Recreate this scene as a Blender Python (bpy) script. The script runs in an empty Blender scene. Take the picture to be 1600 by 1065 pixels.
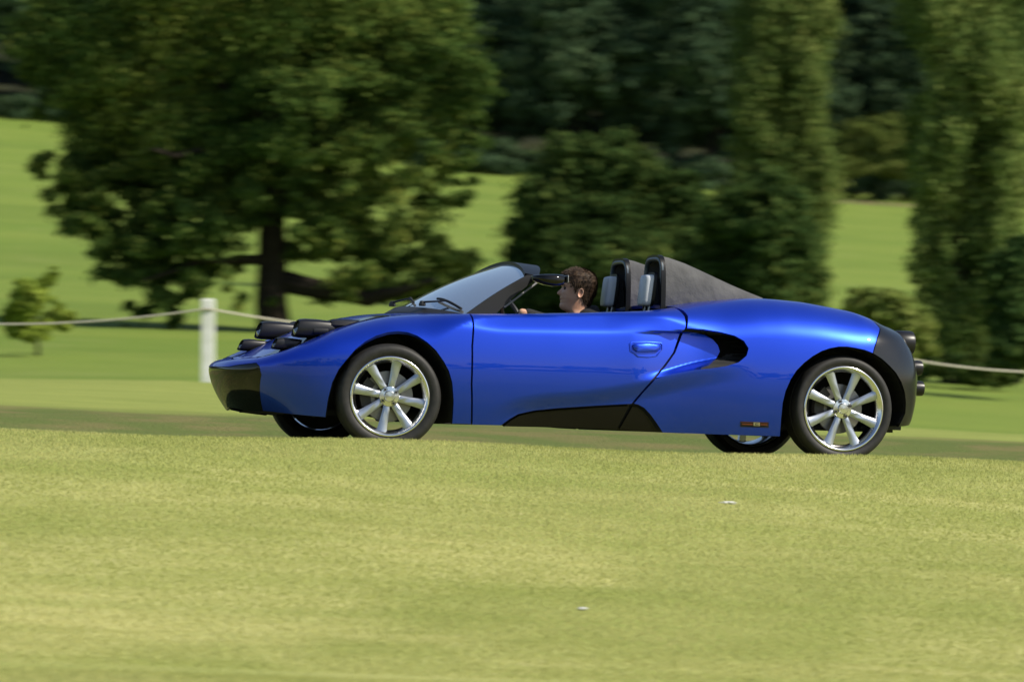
import bpy, bmesh, math, random
import numpy as np
from mathutils import Vector, Matrix
from mathutils.geometry import delaunay_2d_cdt
random.seed(7); RNG = np.random.default_rng(7)
R = math.radians
sc = bpy.context.scene
COL = sc.collection

# ------------------------------------------------------------------ camera, sky, sun, exposure
F_PX = 6160.0                       # focal length in pixels of the 1600 px wide photograph
EYE = 1.10                          # camera height over the grass it stands on
HORIZON = 600.0
cd = bpy.data.cameras.new('camera'); cam = bpy.data.objects.new('camera', cd); COL.objects.link(cam)
cam.location = (0, 0, EYE)
cam.rotation_euler = (R(90) + math.atan((HORIZON - 532.5) / F_PX), 0, 0)
cd.sensor_width = 36; cd.lens = F_PX / 1600 * 36; cd.clip_start = 0.1; cd.clip_end = 3000
cd.dof.use_dof = True; cd.dof.focus_distance = 21.6; cd.dof.aperture_fstop = 4.4; cd.dof.aperture_ratio = 0.34
sc.camera = cam
SUN_DIR = Vector((0.70, -0.25, 0.66)).normalized()
world = bpy.data.worlds.new('World'); sc.world = world; world.use_nodes = True
wn = world.node_tree; wn.nodes.clear()
sky = wn.nodes.new('ShaderNodeTexSky'); sky.sky_type = 'NISHITA'; sky.sun_disc = False
sky.sun_elevation = math.asin(SUN_DIR.z); sky.sun_rotation = math.atan2(SUN_DIR.x, SUN_DIR.y)
bg = wn.nodes.new('ShaderNodeBackground'); bg.inputs['Strength'].default_value = 0.10
wo = wn.nodes.new('ShaderNodeOutputWorld')
wn.links.new(sky.outputs[0], bg.inputs[0]); wn.links.new(bg.outputs[0], wo.inputs[0])
sl = bpy.data.lights.new('sun', 'SUN'); sl.energy = 4.9; sl.angle = R(0.6); sl.color = (1.0, 0.93, 0.80)
sun = bpy.data.objects.new('sun', sl); COL.objects.link(sun)
sun.rotation_euler = SUN_DIR.to_track_quat('Z', 'Y').to_euler(); sun.location = (20, -20, 40)
sc.view_settings.view_transform = 'Standard'; sc.view_settings.look = 'None'
sc.view_settings.exposure = 0.35; sc.view_settings.gamma = 1.0; sc.view_settings.use_curve_mapping = False

# ------------------------------------------------------------------ helpers
def sstep(x, a, b):
    t = np.clip((np.asarray(x, float) - a) / (b - a), 0, 1); return t * t * (3 - 2 * t)
def tag(o, label=None, cat=None, group=None, kind=None):
    if label: o['label'] = label
    if cat: o['category'] = cat
    if group: o['group'] = group
    if kind: o['kind'] = kind
    return o
def empty(name, loc=(0, 0, 0), parent=None):
    o = bpy.data.objects.new(name, None); COL.objects.link(o); o.location = loc
    if parent: o.parent = parent
    o.empty_display_size = 0.1
    return o
def mk(name, verts, faces, mat, parent=None, smooth=True, normals=None, loc=None):
    me = bpy.data.meshes.new(name)
    verts = np.asarray(verts, float)
    if isinstance(faces, np.ndarray):
        n, k = faces.shape
        me.vertices.add(len(verts)); me.vertices.foreach_set('co', verts.ravel())
        me.loops.add(n * k); me.loops.foreach_set('vertex_index', faces.ravel().astype(np.int32))
        me.polygons.add(n); me.polygons.foreach_set('loop_start', np.arange(0, n * k, k, dtype=np.int32))
        me.polygons.foreach_set('use_smooth', np.full(n, bool(smooth)))
        me.update(calc_edges=True)
    else:
        me.from_pydata([tuple(v) for v in verts], [], [tuple(f) for f in faces])
        me.polygons.foreach_set('use_smooth', np.full(len(me.polygons), bool(smooth)))
        me.update()
    me.validate()
    if normals is not None: me.normals_split_custom_set_from_vertices([tuple(n) for n in normals])
    if mat: me.materials.append(mat)
    o = bpy.data.objects.new(name, me); COL.objects.link(o)
    if parent: o.parent = parent
    if loc is not None: o.location = loc
    return o
class MB:
    def __init__(s): s.v = []; s.f = []
    def add(s, v, f):
        n = len(s.v); s.v += [tuple(x) for x in v]; s.f += [tuple(i + n for i in q) for q in f]
    def box(s, c, d, rot=None):
        p = [Vector((sx * d[0] / 2, sy * d[1] / 2, sz * d[2] / 2)) for sx in (-1, 1) for sy in (-1, 1) for sz in (-1, 1)]
        if rot: p = [rot @ q for q in p]
        s.add([q + Vector(c) for q in p], [(0, 1, 3, 2), (4, 6, 7, 5), (0, 4, 5, 1), (2, 3, 7, 6), (0, 2, 6, 4), (1, 5, 7, 3)])
    def tube(s, pts, rad, n=8, cap=True, flat=1.0):
        pts = [Vector(p) for p in pts]; rings = []
        a = None
        for i, p in enumerate(pts):
            t = (pts[min(i + 1, len(pts) - 1)] - pts[max(i - 1, 0)]).normalized()
            if a is None: a = t.cross(Vector((0, 0, 1)) if abs(t.z) < .9 else Vector((0, 1, 0)))
            else: a = a - t * a.dot(t)
            a.normalize(); b = t.cross(a)
            r = rad[i] if hasattr(rad, '__len__') else rad
            rings.append([p + a * r * math.cos(k * 2 * math.pi / n) + b * r * flat * math.sin(k * 2 * math.pi / n) for k in range(n)])
        s.loft(rings, True, cap)
    def loft(s, rings, closed=True, cap=True):
        m = len(rings[0]); v = [p for r in rings for p in r]; f = []
        for i in range(len(rings) - 1):
            for k in range(m if closed else m - 1):
                a = i * m + k; b = i * m + (k + 1) % m
                f.append((a, b, b + m, a + m))
        if cap and closed: f.append(tuple(range(m))[::-1]); f.append(tuple((len(rings) - 1) * m + k for k in range(m)))
        s.add(v, f)
    def lathe(s, prof, n=48, axis='y', c=(0, 0, 0)):
        rings = []
        for k in range(n):
            a = k * 2 * math.pi / n
            if axis == 'y': rings.append([(c[0] + r * math.cos(a), c[1] + h, c[2] + r * math.sin(a)) for r, h in prof])
            elif axis == 'x': rings.append([(c[0] + h, c[1] + r * math.cos(a), c[2] + r * math.sin(a)) for r, h in prof])
            else: rings.append([(c[0] + r * math.cos(a), c[1] + r * math.sin(a), c[2] + h) for r, h in prof])
        m = len(prof); v = [p for r in rings for p in r]; f = []
        for i in range(n):
            j = (i + 1) % n
            for k in range(m - 1): f.append((i * m + k, i * m + k + 1, j * m + k + 1, j * m + k))
        s.add(v, f)
    def build(s, name, mat, parent=None, smooth=True, bevel=0, loc=None, sharp=35):
        o = mk(name, s.v, s.f, mat, parent, smooth, loc=loc)
        bm = bmesh.new(); bm.from_mesh(o.data); bmesh.ops.recalc_face_normals(bm, faces=bm.faces); bm.to_mesh(o.data); bm.free()
        if smooth:
            try: o.data.set_sharp_from_angle(angle=R(sharp))
            except Exception: pass
        if bevel:
            m = o.modifiers.new('edge', 'BEVEL'); m.width = bevel; m.segments = 2; m.limit_method = 'ANGLE'; m.angle_limit = R(40)
        return o

# ------------------------------------------------------------------ materials
def mat(name, col=(.5, .5, .5), rough=.5, metal=0., coat=0., coat_rough=.03, spec=.5, noise=None, bump=None, col2=None, trans=0):
    m = bpy.data.materials.new(name); m.use_nodes = True; nt = m.node_tree; b = nt.nodes['Principled BSDF']
    b.inputs['Base Color'].default_value = (*col, 1); b.inputs['Roughness'].default_value = rough
    b.inputs['Metallic'].default_value = metal; b.inputs['Coat Weight'].default_value = coat
    b.inputs['Coat Roughness'].default_value = coat_rough; b.inputs['Specular IOR Level'].default_value = spec
    tc = nt.nodes.new('ShaderNodeTexCoord')
    if noise and col2:
        n = nt.nodes.new('ShaderNodeTexNoise'); n.inputs['Scale'].default_value = noise; n.inputs['Detail'].default_value = 4
        mx = nt.nodes.new('ShaderNodeMix'); mx.data_type = 'RGBA'
        rp = nt.nodes.new('ShaderNodeValToRGB'); rp.color_ramp.elements[0].position = .35; rp.color_ramp.elements[1].position = .65
        nt.links.new(tc.outputs['Object'], n.inputs['Vector']); nt.links.new(n.outputs['Fac'], rp.inputs[0]); nt.links.new(rp.outputs[0], mx.inputs['Factor'])
        mx.inputs[6].default_value = (*col, 1); mx.inputs[7].default_value = (*col2, 1); nt.links.new(mx.outputs[2], b.inputs['Base Color'])
    if bump:
        n = nt.nodes.new('ShaderNodeTexNoise'); n.inputs['Scale'].default_value = bump[0]; n.inputs['Detail'].default_value = 5
        bp = nt.nodes.new('ShaderNodeBump'); bp.inputs['Strength'].default_value = bump[1]; bp.inputs['Distance'].default_value = bump[2]
        nt.links.new(tc.outputs['Object'], n.inputs['Vector']); nt.links.new(n.outputs['Fac'], bp.inputs['Height']); nt.links.new(bp.outputs[0], b.inputs['Normal'])
    return m
M = {}
M['paint'] = mat('blue_metallic_paint', (0.003, 0.044, 0.53), .39, .76, .75, .02)
M['black_gloss'] = mat('gloss_black', (.003, .003, .003), .05, 0, 0, spec=.35)
M['carbon'] = mat('carbon_panel', (.006, .0065, .008), .20, 0, 0, .06, noise=300, col2=(.009, .009, .010))
M['black'] = mat('satin_black', (.012, .012, .013), .5, 0, bump=(60, .1, .002))
M['dark'] = mat('matt_black', (.008, .008, .008), .8)
M['pod'] = mat('headlamp_shell', (.009, .009, .011), .36, 0, .0, .1, spec=.35)
M['rubber'] = mat('tyre_rubber', (.012, .012, .012), .6, spec=.35, noise=30, col2=(.020, .019, .018), bump=(80, .2, .001))
M['rim'] = mat('polished_alloy', (.72, .72, .74), .16, 1.0)
M['spoke'] = mat('painted_alloy', (.40, .43, .48), .30, .85)
M['disc'] = mat('brake_disc', (.22, .21, .20), .4, .9)
M['hubdark'] = mat('dark_hub', (.03, .028, .026), .5, .4)
M['fabric'] = mat('grey_roof_fabric', (.075, .075, .078), .95, spec=.1, noise=7, col2=(.10, .10, .102), bump=(9, .8, .025))
M['leather'] = mat('grey_leather', (.50, .53, .58), .45, bump=(40, .15, .002))
M['hoop'] = mat('hoop_grey', (.07, .09, .11), .35, .2)
M['header'] = mat('screen_frame', (.005, .0055, .007), .38, 0, 0, spec=.22)
M['chrome'] = mat('chrome', (.4, .4, .4), .42, .9)
M['channel'] = mat('window_channel_grey', (.12, .12, .13), .6)
M['lens'] = mat('lamp_lens', (.16, .17, .19), .08, .5, 1, .02)
M['redlens'] = mat('red_lens', (.10, .006, .008), .1, 0, 1, .02)
M['copper'] = mat('badge_copper', (.22, .07, .035), .4, .6)
M['sill'] = mat('sill_black', (.006, .005, .005), .22, spec=.22)
M['duct'] = mat('duct_black', (.002, .002, .002), .9, spec=.1)
M['badge'] = mat('badge_silver', (.42, .38, .28), .35, .6)
M['skin'] = mat('skin', (.62, .37, .26), .5, noise=18, col2=(.54, .29, .19), bump=(60, .15, .003))
M['skin'].node_tree.nodes['Principled BSDF'].inputs['Subsurface Weight'].default_value = .12
M['skin'].node_tree.nodes['Principled BSDF'].inputs['Subsurface Radius'].default_value = (.02, .008, .004)
M['hair'] = mat('brown_hair', (.018, .010, .006), .6, spec=.2, noise=60, col2=(.060, .036, .020))
M['shirt'] = mat('black_shirt', (.012, .012, .014), .85, bump=(12, .5, .02))
M['lips'] = mat('lips', (.30, .10, .08), .5)
M['eye'] = mat('eye', (.05, .03, .02), .1)
M['post'] = mat('white_post_paint', (.74, .74, .72), .6, noise=6, col2=(.62, .63, .58), bump=(20, .3, .004))
M['rope'] = mat('rope', (.50, .47, .38), .8, noise=40, col2=(.38, .35, .27))
M['paper'] = mat('white_scrap', (.60, .60, .55), .7)
M['bark'] = mat('bark', (.018, .015, .012), .95, spec=.1, noise=3, col2=(.034, .027, .020), bump=(7, 1, .05))
def glass():
    m = bpy.data.materials.new('windscreen_glass'); m.use_nodes = True; nt = m.node_tree; nt.nodes.clear()
    o = nt.nodes.new('ShaderNodeOutputMaterial'); t = nt.nodes.new('ShaderNodeBsdfTransparent'); g = nt.nodes.new('ShaderNodeBsdfGlossy')
    t.inputs[0].default_value = (.80, .88, .83, 1); g.inputs['Roughness'].default_value = .015; g.inputs[0].default_value = (1, 1, 1, 1)
    fr = nt.nodes.new('ShaderNodeFresnel'); fr.inputs[0].default_value = 1.48; mx = nt.nodes.new('ShaderNodeMixShader')
    nt.links.new(fr.outputs[0], mx.inputs[0]); nt.links.new(t.outputs[0], mx.inputs[1]); nt.links.new(g.outputs[0], mx.inputs[2]); df = nt.nodes.new('ShaderNodeBsdfDiffuse'); df.inputs[0].default_value = (.6, .65, .66, 1); m2 = nt.nodes.new('ShaderNodeMixShader'); m2.inputs[0].default_value = .09
    nt.links.new(mx.outputs[0], m2.inputs[1]); nt.links.new(df.outputs[0], m2.inputs[2]); nt.links.new(m2.outputs[0], o.inputs[0])
    return m
M['glass'] = glass()
def leafmat(name, c1, c2, c3, sc_big=.25, tr=.25, var=.55):
    m = bpy.data.materials.new(name); m.use_nodes = True; nt = m.node_tree; nt.nodes.clear(); N = nt.nodes.new; Lk = nt.links.new
    o = N('ShaderNodeOutputMaterial'); geo = N('ShaderNodeNewGeometry'); tc = N('ShaderNodeTexCoord')
    n = N('ShaderNodeTexNoise'); n.inputs['Scale'].default_value = sc_big; n.inputs['Detail'].default_value = 3
    Lk(tc.outputs['Object'], n.inputs['Vector'])
    oi = N('ShaderNodeObjectInfo')
    rp = N('ShaderNodeValToRGB'); e = rp.color_ramp.elements; e[0].position = .1; e[0].color = (*c1, 1); e[1].position = .95; e[1].color = (*c3, 1)
    q = e.new(.55); q.color = (*c2, 1)
    ad = N('ShaderNodeMath'); ad.operation = 'MULTIPLY_ADD'; ad.inputs[1].default_value = var
    Lk(geo.outputs['Random Per Island'], ad.inputs[0])
    s2 = N('ShaderNodeMath'); s2.operation = 'MULTIPLY_ADD'; s2.inputs[1].default_value = 1.3; s2.inputs[2].default_value = -.40 + (.55 - var) / 2
    Lk(n.outputs['Fac'], s2.inputs[0]); Lk(s2.outputs[0], ad.inputs[2]); Lk(ad.outputs[0], rp.inputs[0])
    hs = N('ShaderNodeHueSaturation'); vv = N('ShaderNodeMath'); vv.operation = 'MULTIPLY_ADD'; vv.inputs[1].default_value = .35; vv.inputs[2].default_value = .83
    Lk(oi.outputs['Random'], vv.inputs[0]); Lk(vv.outputs[0], hs.inputs['Value']); Lk(rp.outputs[0], hs.inputs['Color'])
    d = N('ShaderNodeBsdfDiffuse'); t = N('ShaderNodeBsdfTranslucent'); mx = N('ShaderNodeMixShader'); mx.inputs[0].default_value = tr
    Lk(hs.outputs[0], d.inputs[0]); Lk(hs.outputs[0], t.inputs[0]); Lk(d.outputs[0], mx.inputs[1]); Lk(t.outputs[0], mx.inputs[2]); Lk(mx.outputs[0], o.inputs[0])
    return m
M['oak'] = leafmat('oak_leaves', (.022, .050, .014), (.078, .125, .028), (.24, .27, .058))
M['bush'] = leafmat('bush_leaves', (.022, .048, .015), (.054, .094, .026), (.135, .175, .044), .4)
M['poplar'] = leafmat('poplar_leaves', (.060, .105, .030), (.14, .20, .052), (.27, .31, .09), .5)
M['young'] = leafmat('young_leaves', (.16, .24, .035), (.26, .34, .05), (.34, .40, .08), .8)
M['wood'] = leafmat('hazed_woodland_leaves', (.030, .058, .032), (.062, .104, .052), (.11, .155, .070), .09, .2)  # slight blue in the leaf colour stands in for distance haze
M['olive'] = leafmat('olive_leaves', (.085, .12, .028), (.16, .20, .048), (.24, .26, .075), .2)

# ------------------------------------------------------------------ car frame in the world
YAW = R(17.0); PIT = R(1.84)
U = np.array([math.cos(YAW) * math.cos(PIT), math.sin(YAW) * math.cos(PIT), -math.sin(PIT)])
V = np.array([-math.sin(YAW), math.cos(YAW), 0.]); Zc = np.cross(U, V)
O = np.array([.3458, 22.0, -.3858]); WB = 2.578                     # relative to the eye
RF, RR = .280, .293
CARZ = O[2] + EYE
def P(px, py, v):
    d = np.array([(px - 800) / F_PX, 1, -(py - HORIZON) / F_PX]); A = np.array([d, -U, -Zc]).T
    s = np.linalg.solve(A, O + V * v); return float(s[1]), float(s[2])
def P3(px, py, v):
    u, z = P(px, py, v); return Vector((u, v, z))
def world_of(u, v, z): return O + U * u + V * v + Zc * z + np.array([0, 0, EYE])

# ------------------------------------------------------------------ terrain
def ground_z(x, y):
    x = np.asarray(x, float); y = np.asarray(y, float)
    prof = np.interp(y, [-400, -60, 0, 6, 14.3, 18, 19.7, 20.6, 21.0, 21.6, 24.6, 26.5, 31, 40, 50, 56],
                        [-8, -2.0, -1.10, -1.10, -1.08, -.60, -.385, -.322, -.345, -.385, -.375, -.27, -.23, -.12, -.02, 0.02])
    far = np.where(y > 56, .02 + 19 * (np.clip(y - 50, 6, 300) / 300) ** 1.5 - 19 * (6 / 300) ** 1.5, 0)
    hill = np.where(y > 350, .24 * (y - 350), 0)
    slope = .036 + (.072 - .036) * sstep(y, 26, 56) - .036 * sstep(y, 90, 200) * 0
    left = np.interp(y, [0, 28, 52, 90, 350], [.036, .036, .012, .03, .135])
    xa = np.clip(x, -4.2, None) + 0.; xl = np.clip(x + 4.2, None, 0)
    off = np.interp(y, [0, 22, 40, 56], [0.0, 0.0, -.12, -.30])
    tl = -slope * 70 * np.tanh(xa / 70) - left * 60 * np.tanh(xl / 60) + off
    return np.where(y > 56, far, prof) + hill + tl * sstep(y, -40, 6) + EYE
def smooth_ground(x, y):
    a = ground_z(x, y)
    return a
def yaw_axis(ys): return ys
gx = np.unique(np.concatenate([np.linspace(-6, 6, 97), np.linspace(6, 60, 55), -np.linspace(6, 60, 55), np.linspace(60, 700, 40), -np.linspace(60, 700, 40)]))
gy = np.unique(np.concatenate([np.linspace(-400, 6, 40), np.linspace(6, 19, 60), np.linspace(19, 27, 81), np.linspace(27, 60, 80), np.linspace(60, 360, 120), np.linspace(360, 1100, 50)]))
# the crest and the track beyond it run parallel to the car, not to the camera: shear the profile
def skew(x, y): return y - np.clip(x, -6, 6) * .25 * sstep(y, 12, 19) * (1 - sstep(y, 27, 40))
X, Y = np.meshgrid(gx, gy)
def GZ(x, y): return ground_z(x, skew(np.asarray(x, float), np.asarray(y, float)))
Zg = GZ(X, Y)
Zg = Zg + .012 * np.sin(X * 2.1 + 1.3 * np.sin(Y * .9)) * np.sin(Y * 1.7 + 1) * (Y > 8) * (Y < 60)
nx, ny = len(gx), len(gy)
idx = np.arange(nx * ny).reshape(ny, nx)
gf = np.stack([idx[:-1, :-1].ravel(), idx[:-1, 1:].ravel(), idx[1:, 1:].ravel(), idx[1:, :-1].ravel()], 1)
def ground_mat():
    m = bpy.data.materials.new('grass_ground'); m.use_nodes = True; nt = m.node_tree; b = nt.nodes['Principled BSDF']; N = nt.nodes.new; Lk = nt.links.new
    b.inputs['Roughness'].default_value = .95; b.inputs['Specular IOR Level'].default_value = .15
    geo = N('ShaderNodeNewGeometry'); sp = N('ShaderNodeSeparateXYZ'); Lk(geo.outputs['Position'], sp.inputs[0])
    def noise(scale, vec=None, det=4, rough=.6):
        n = N('ShaderNodeTexNoise'); n.inputs['Scale'].default_value = scale; n.inputs['Detail'].default_value = det; n.inputs['Roughness'].default_value = rough
        Lk(vec or geo.outputs['Position'], n.inputs['Vector']); return n.outputs['Fac']
    def ramp(fac, a, c):
        r = N('ShaderNodeMapRange'); r.interpolation_type = 'SMOOTHSTEP'; r.inputs[1].default_value = a; r.inputs[2].default_value = c; Lk(fac, r.inputs[0]); return r.outputs[0]
    def mix(f, a, c):
        x = N('ShaderNodeMix'); x.data_type = 'RGBA'
        if isinstance(f, float): x.inputs['Factor'].default_value = f
        else: Lk(f, x.inputs['Factor'])
        for k, q in ((6, a), (7, c)):
            if isinstance(q, tuple): x.inputs[k].default_value = (*q, 1)
            else: Lk(q, x.inputs[k])
        return x.outputs[2]
    def mul(a, c):
        x = N('ShaderNodeMath'); x.operation = 'MULTIPLY'
        for k, q in ((0, a), (1, c)):
            if isinstance(q, float): x.inputs[k].default_value = q
            else: Lk(q, x.inputs[k])
        return x.outputs[0]
    m3 = N('ShaderNodeMapping'); m3.inputs['Scale'].default_value = (.18, 1., 1.); Lk(geo.outputs['Position'], m3.inputs[0])
    lawn = mix(ramp(noise(1.9, m3.outputs[0]), .35, .68), (.27, .305, .08), (.44, .43, .165))
    lawn = mix(ramp(noise(7.0, m3.outputs[0]), .45, .72), lawn, (.28, .30, .085))
    lawn = mix(ramp(noise(38.0, det=2), .50, .75), lawn, (.42, .40, .17))
    lawn = mix(mul(ramp(noise(.5), .45, .6), .55), lawn, (.20, .25, .05))
    mp = N('ShaderNodeMapping'); mp.inputs['Scale'].default_value = (.03, .10, .0); Lk(geo.outputs['Position'], mp.inputs[0])
    fld = mix(ramp(noise(1.0, mp.outputs[0]), .35, .65), (.130, .195, .030), (.165, .222, .038))
    fld = mix(mul(ramp(noise(.8), .45, .75), .55), fld, (.175, .215, .045))
    fld = mix(mul(ramp(noise(.06), .5, .62), .45), fld, (.10, .155, .024))
    fld = mix(mul(ramp(noise(1.7, det=6, rough=.75), .5, .7), .5), fld, (.10, .15, .026))
    fld = mix(mul(ramp(noise(.22), .55, .7), .4), fld, (.19, .225, .06))
    lawn2 = mix(mul(ramp(noise(4.0, m3.outputs[0], 6, .75), .42, .62), .6), (.25, .285, .07), (.155, .20, .04))
    lawn = mix(ramp(sp.outputs['Y'], 22.5, 28.), lawn, lawn2)
    col = mix(ramp(sp.outputs['Y'], 50., 60.), lawn, fld)
    # rough worn strip along the far edge of the track
    wn_ = N('ShaderNodeMath'); wn_.operation = 'MULTIPLY_ADD'; wn_.inputs[1].default_value = -.22; Lk(sp.outputs['X'], wn_.inputs[0]); Lk(sp.outputs['Y'], wn_.inputs[2])
    strip = mul(ramp(wn_.outputs[0], 21.3, 22.6), ramp(wn_.outputs[0], 30.5, 27.5))
    worn = mix(ramp(noise(1.2), .42, .62), (.085, .115, .028), (.14, .125, .048))
    col = mix(mul(strip, .9), col, worn)
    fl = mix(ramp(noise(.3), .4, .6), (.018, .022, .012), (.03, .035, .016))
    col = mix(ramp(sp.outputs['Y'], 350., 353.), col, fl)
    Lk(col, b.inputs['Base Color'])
    bp = N('ShaderNodeBump'); bp.inputs['Strength'].default_value = .7; bp.inputs['Distance'].default_value = .03
    Lk(noise(30.0, det=5), bp.inputs['Height']); Lk(bp.outputs[0], b.inputs['Normal'])
    return m
M['ground'] = ground_mat()
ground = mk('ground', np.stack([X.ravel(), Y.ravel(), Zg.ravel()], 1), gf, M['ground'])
tag(ground, 'sunlit mown lawn sloping down to the right with rising green field behind', 'ground', kind='structure')

# grass blades
def blades(name, label, n, yr, xr_fn, h, w, matl, ex=1.):
    y = RNG.uniform(*yr, n); xr = xr_fn(y); x = np.where(RNG.random(n) < .8, RNG.uniform(-1, 1, n), RNG.normal(size=n) * .9) * xr
    z = GZ(x, y) + .012 * np.sin(x * 2.1 + 1.3 * np.sin(y * .9)) * np.sin(y * 1.7 + 1) - .003
    a = RNG.uniform(0, math.pi * 2, n); hh = h * RNG.uniform(.5, 1.3, n); ww = w * RNG.uniform(.7, 1.3, n)
    lean = hh * RNG.uniform(.1, .9, n); la = RNG.uniform(0, math.pi * 2, n)
    b = np.stack([x, y, z], 1)
    d = np.stack([np.cos(a) * ww / 2, np.sin(a) * ww / 2, np.zeros(n)], 1)
    t = b + np.stack([np.cos(la) * lean, np.sin(la) * lean, hh], 1)
    v = np.concatenate([b - d, b + d, t], 1).reshape(-1, 3)
    return tag(mk(name, v, np.arange(3 * n).reshape(n, 3), matl, smooth=False), label, 'grass', kind='stuff')
def blade_mat():
    m = leafmat('grass_blades', (.35, .385, .11), (.46, .465, .17), (.57, .54, .235), .9, .5, .2)
    return m
M['blade'] = blade_mat()
blades('grass', 'short mown grass in sunlit foreground with straw coloured tips', 420000, (13.2, 21.6), lambda y: y * .15, .015, .005, M['blade'])
blades('grass', 'mown grass either side of and beyond the blue car', 30000, (21.6, 22.7), lambda y: y * .15, .02, .006, M['blade'])

# ------------------------------------------------------------------ the car
car = empty('sports_car')
car.matrix_world = Matrix(((U[0], V[0], Zc[0], O[0]), (U[1], V[1], Zc[1], O[1]), (U[2], V[2], Zc[2], O[2] + EYE), (0, 0, 0, 1)))
tag(car, 'low open two seat sports car in glossy metallic blue with black nose and tail', 'car')
# plan outline of the left (camera) side, nose centre to tail centre
PL = np.array([(-2.05, -.25), (-2.068, -.1), (-2.068, .1), (-2.047, .25), (-1.985, .43), (-1.90, .57), (-1.78, .68), (-1.60, .765), (-1.3, .822), (-.9, .842), (-.4, .838), (0, .832),
               (.5, .842), (.95, .858), (1.3, .852), (1.52, .82), (1.68, .755), (1.78, .65), (1.835, .45), (1.855, .2), (1.86, 0), (1.855, -.2)])
def catmull(P_, m=24):
    out = []
    for i in range(1, len(P_) - 2):
        p0, p1, p2, p3 = P_[i - 1:i + 3]
        for k in range(m):
            t = k / m
            out.append(.5 * ((2 * p1) + (-p0 + p2) * t + (2 * p0 - 5 * p1 + 4 * p2 - p3) * t * t + (-p0 + 3 * p1 - 3 * p2 + p3) * t ** 3))
    out.append(P_[-2]); return np.array(out)
cr = catmull(PL)
i0 = int(np.argmax(cr[:, 1] > 0)); cr = cr[i0:]; cr[0, 1] = 0
def gsm(y, sig):
    k = np.arange(-int(4 * sig), int(4 * sig) + 1); w = np.exp(-k ** 2 / (2 * sig ** 2)); w /= w.sum()
    return np.convolve(np.pad(y, len(k) // 2, mode='edge'), w, mode='valid')
arc = np.concatenate([[0], np.cumsum(np.hypot(*np.diff(cr, axis=0).T))])
PT = np.linspace(0, arc[-1], 1600); CU = np.interp(PT, arc, cr[:, 0]); CW = np.interp(PT, arc, cr[:, 1])
du = np.gradient(CU, PT); dw = np.gradient(CW, PT); du = gsm(du, 6); dw = gsm(dw, 6)
# inward normal in (u, |v|): rotate the tangent
NU = dw / np.hypot(du, dw); NW = -du / np.hypot(du, dw)
UT = np.linspace(-2.1, 1.95, 1300)
def tab(pts, sig=.035):
    pts = sorted(pts); y = np.interp(UT, [p[0] for p in pts], [p[1] for p in pts]); return gsm(y, sig / (UT[1] - UT[0]))
crest_px = [(330, 566), (360, 560), (401, 556), (430, 545), (461, 532), (508, 515), (560, 501), (600, 494), (640, 491), (700, 490.5), (738, 490.5), (800, 490.5), (900, 489), (1000, 486), (1052, 480),
            (1100, 471), (1170, 465.5), (1210, 466), (1260, 471), (1340, 485), (1382, 496), (1400, 502), (1420, 506)]
ZT = tab([P(x, y, -.62) for x, y in crest_px], .03)
uD0 = P(738, 500, -.8)[0]; uD1 = P(1055, 490, -.8)[0]
RYt = tab([(-2.1, .10), (-1.95, .12), (-1.7, .2), (-1.4, .27), (uD0 - .25, .25), (uD0, .05), (uD0 + .1, .03), (uD1 - .3, .03), (uD1 - .05, .10), (uD1 + .25, .26), (1.4, .24), (1.7, .14), (1.95, .1)], .05)
RZt = tab([(-2.1, .06), (-1.95, .07), (-1.7, .12), (-1.4, .19), (uD0 - .25, .19), (uD0, .03), (uD0 + .1, .02), (uD1 - .3, .02), (uD1 - .05, .05), (uD1 + .25, .22), (1.4, .22), (1.7, .10), (1.95, .05)], .05)
ZCt = tab([P(x, y, -.82) for x, y in [(600, 509), (738, 510), (780, 516), (900, 518), (1000, 518), (1071, 517), (1120, 515)]])
ZRt = tab([P(x, y, -.82) for x, y in [(760, 640), (800, 622), (850, 614), (900, 611), (960, 603), (1040, 589), (1090, 577), (1130, 570), (1200, 560)]], .03)
uM = lambda px: P(px, 560, -.82)[0]
u690, u770, u950, u1050, u1000, u1120, u860, u745, u1180 = [uM(x) for x in (690, 765, 945, 1045, 985, 1110, 850, 748, 1190)]
def ev(t, u): return np.interp(u, UT, t)
def inset(u, z, cheek):
    D = .50 * np.clip(z - .45, 0, None) ** 2 + .62 * np.clip(.45 - z, 0, None) ** 2
    wsh = sstep(u, u690, u770) * (1 - sstep(u, u950, u1050))
    w = .007; D = D + wsh * .62 * w * np.logaddexp(0, (z - ev(ZCt, u)) / w)
    zr = ev(ZRt, u)
    D = D + .034 * sstep(zr - z, -.006, .105) * sstep(u, u745, u860) * (1 - sstep(u, u1050, u1180))
    if cheek:
        D = D + .085 * sstep(u, u1000, u1120) * sstep(ev(ZCt, u) - z, -.002, .012) * sstep(z - zr, -.01, .045)
    D = D + .07 * sstep(-u, 1.70, 1.95) * (np.clip(.40 - z, 0, None) / .24) ** 1.6
    D = D + .10 * sstep(u, 1.42, 1.80) * (np.clip(z - .44, 0, None) / .34) ** 2.3
    D = D + .05 * sstep(u, 1.5, 1.8) * np.clip((.25 - z) / .12, 0, 1) ** 2
    return D
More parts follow.
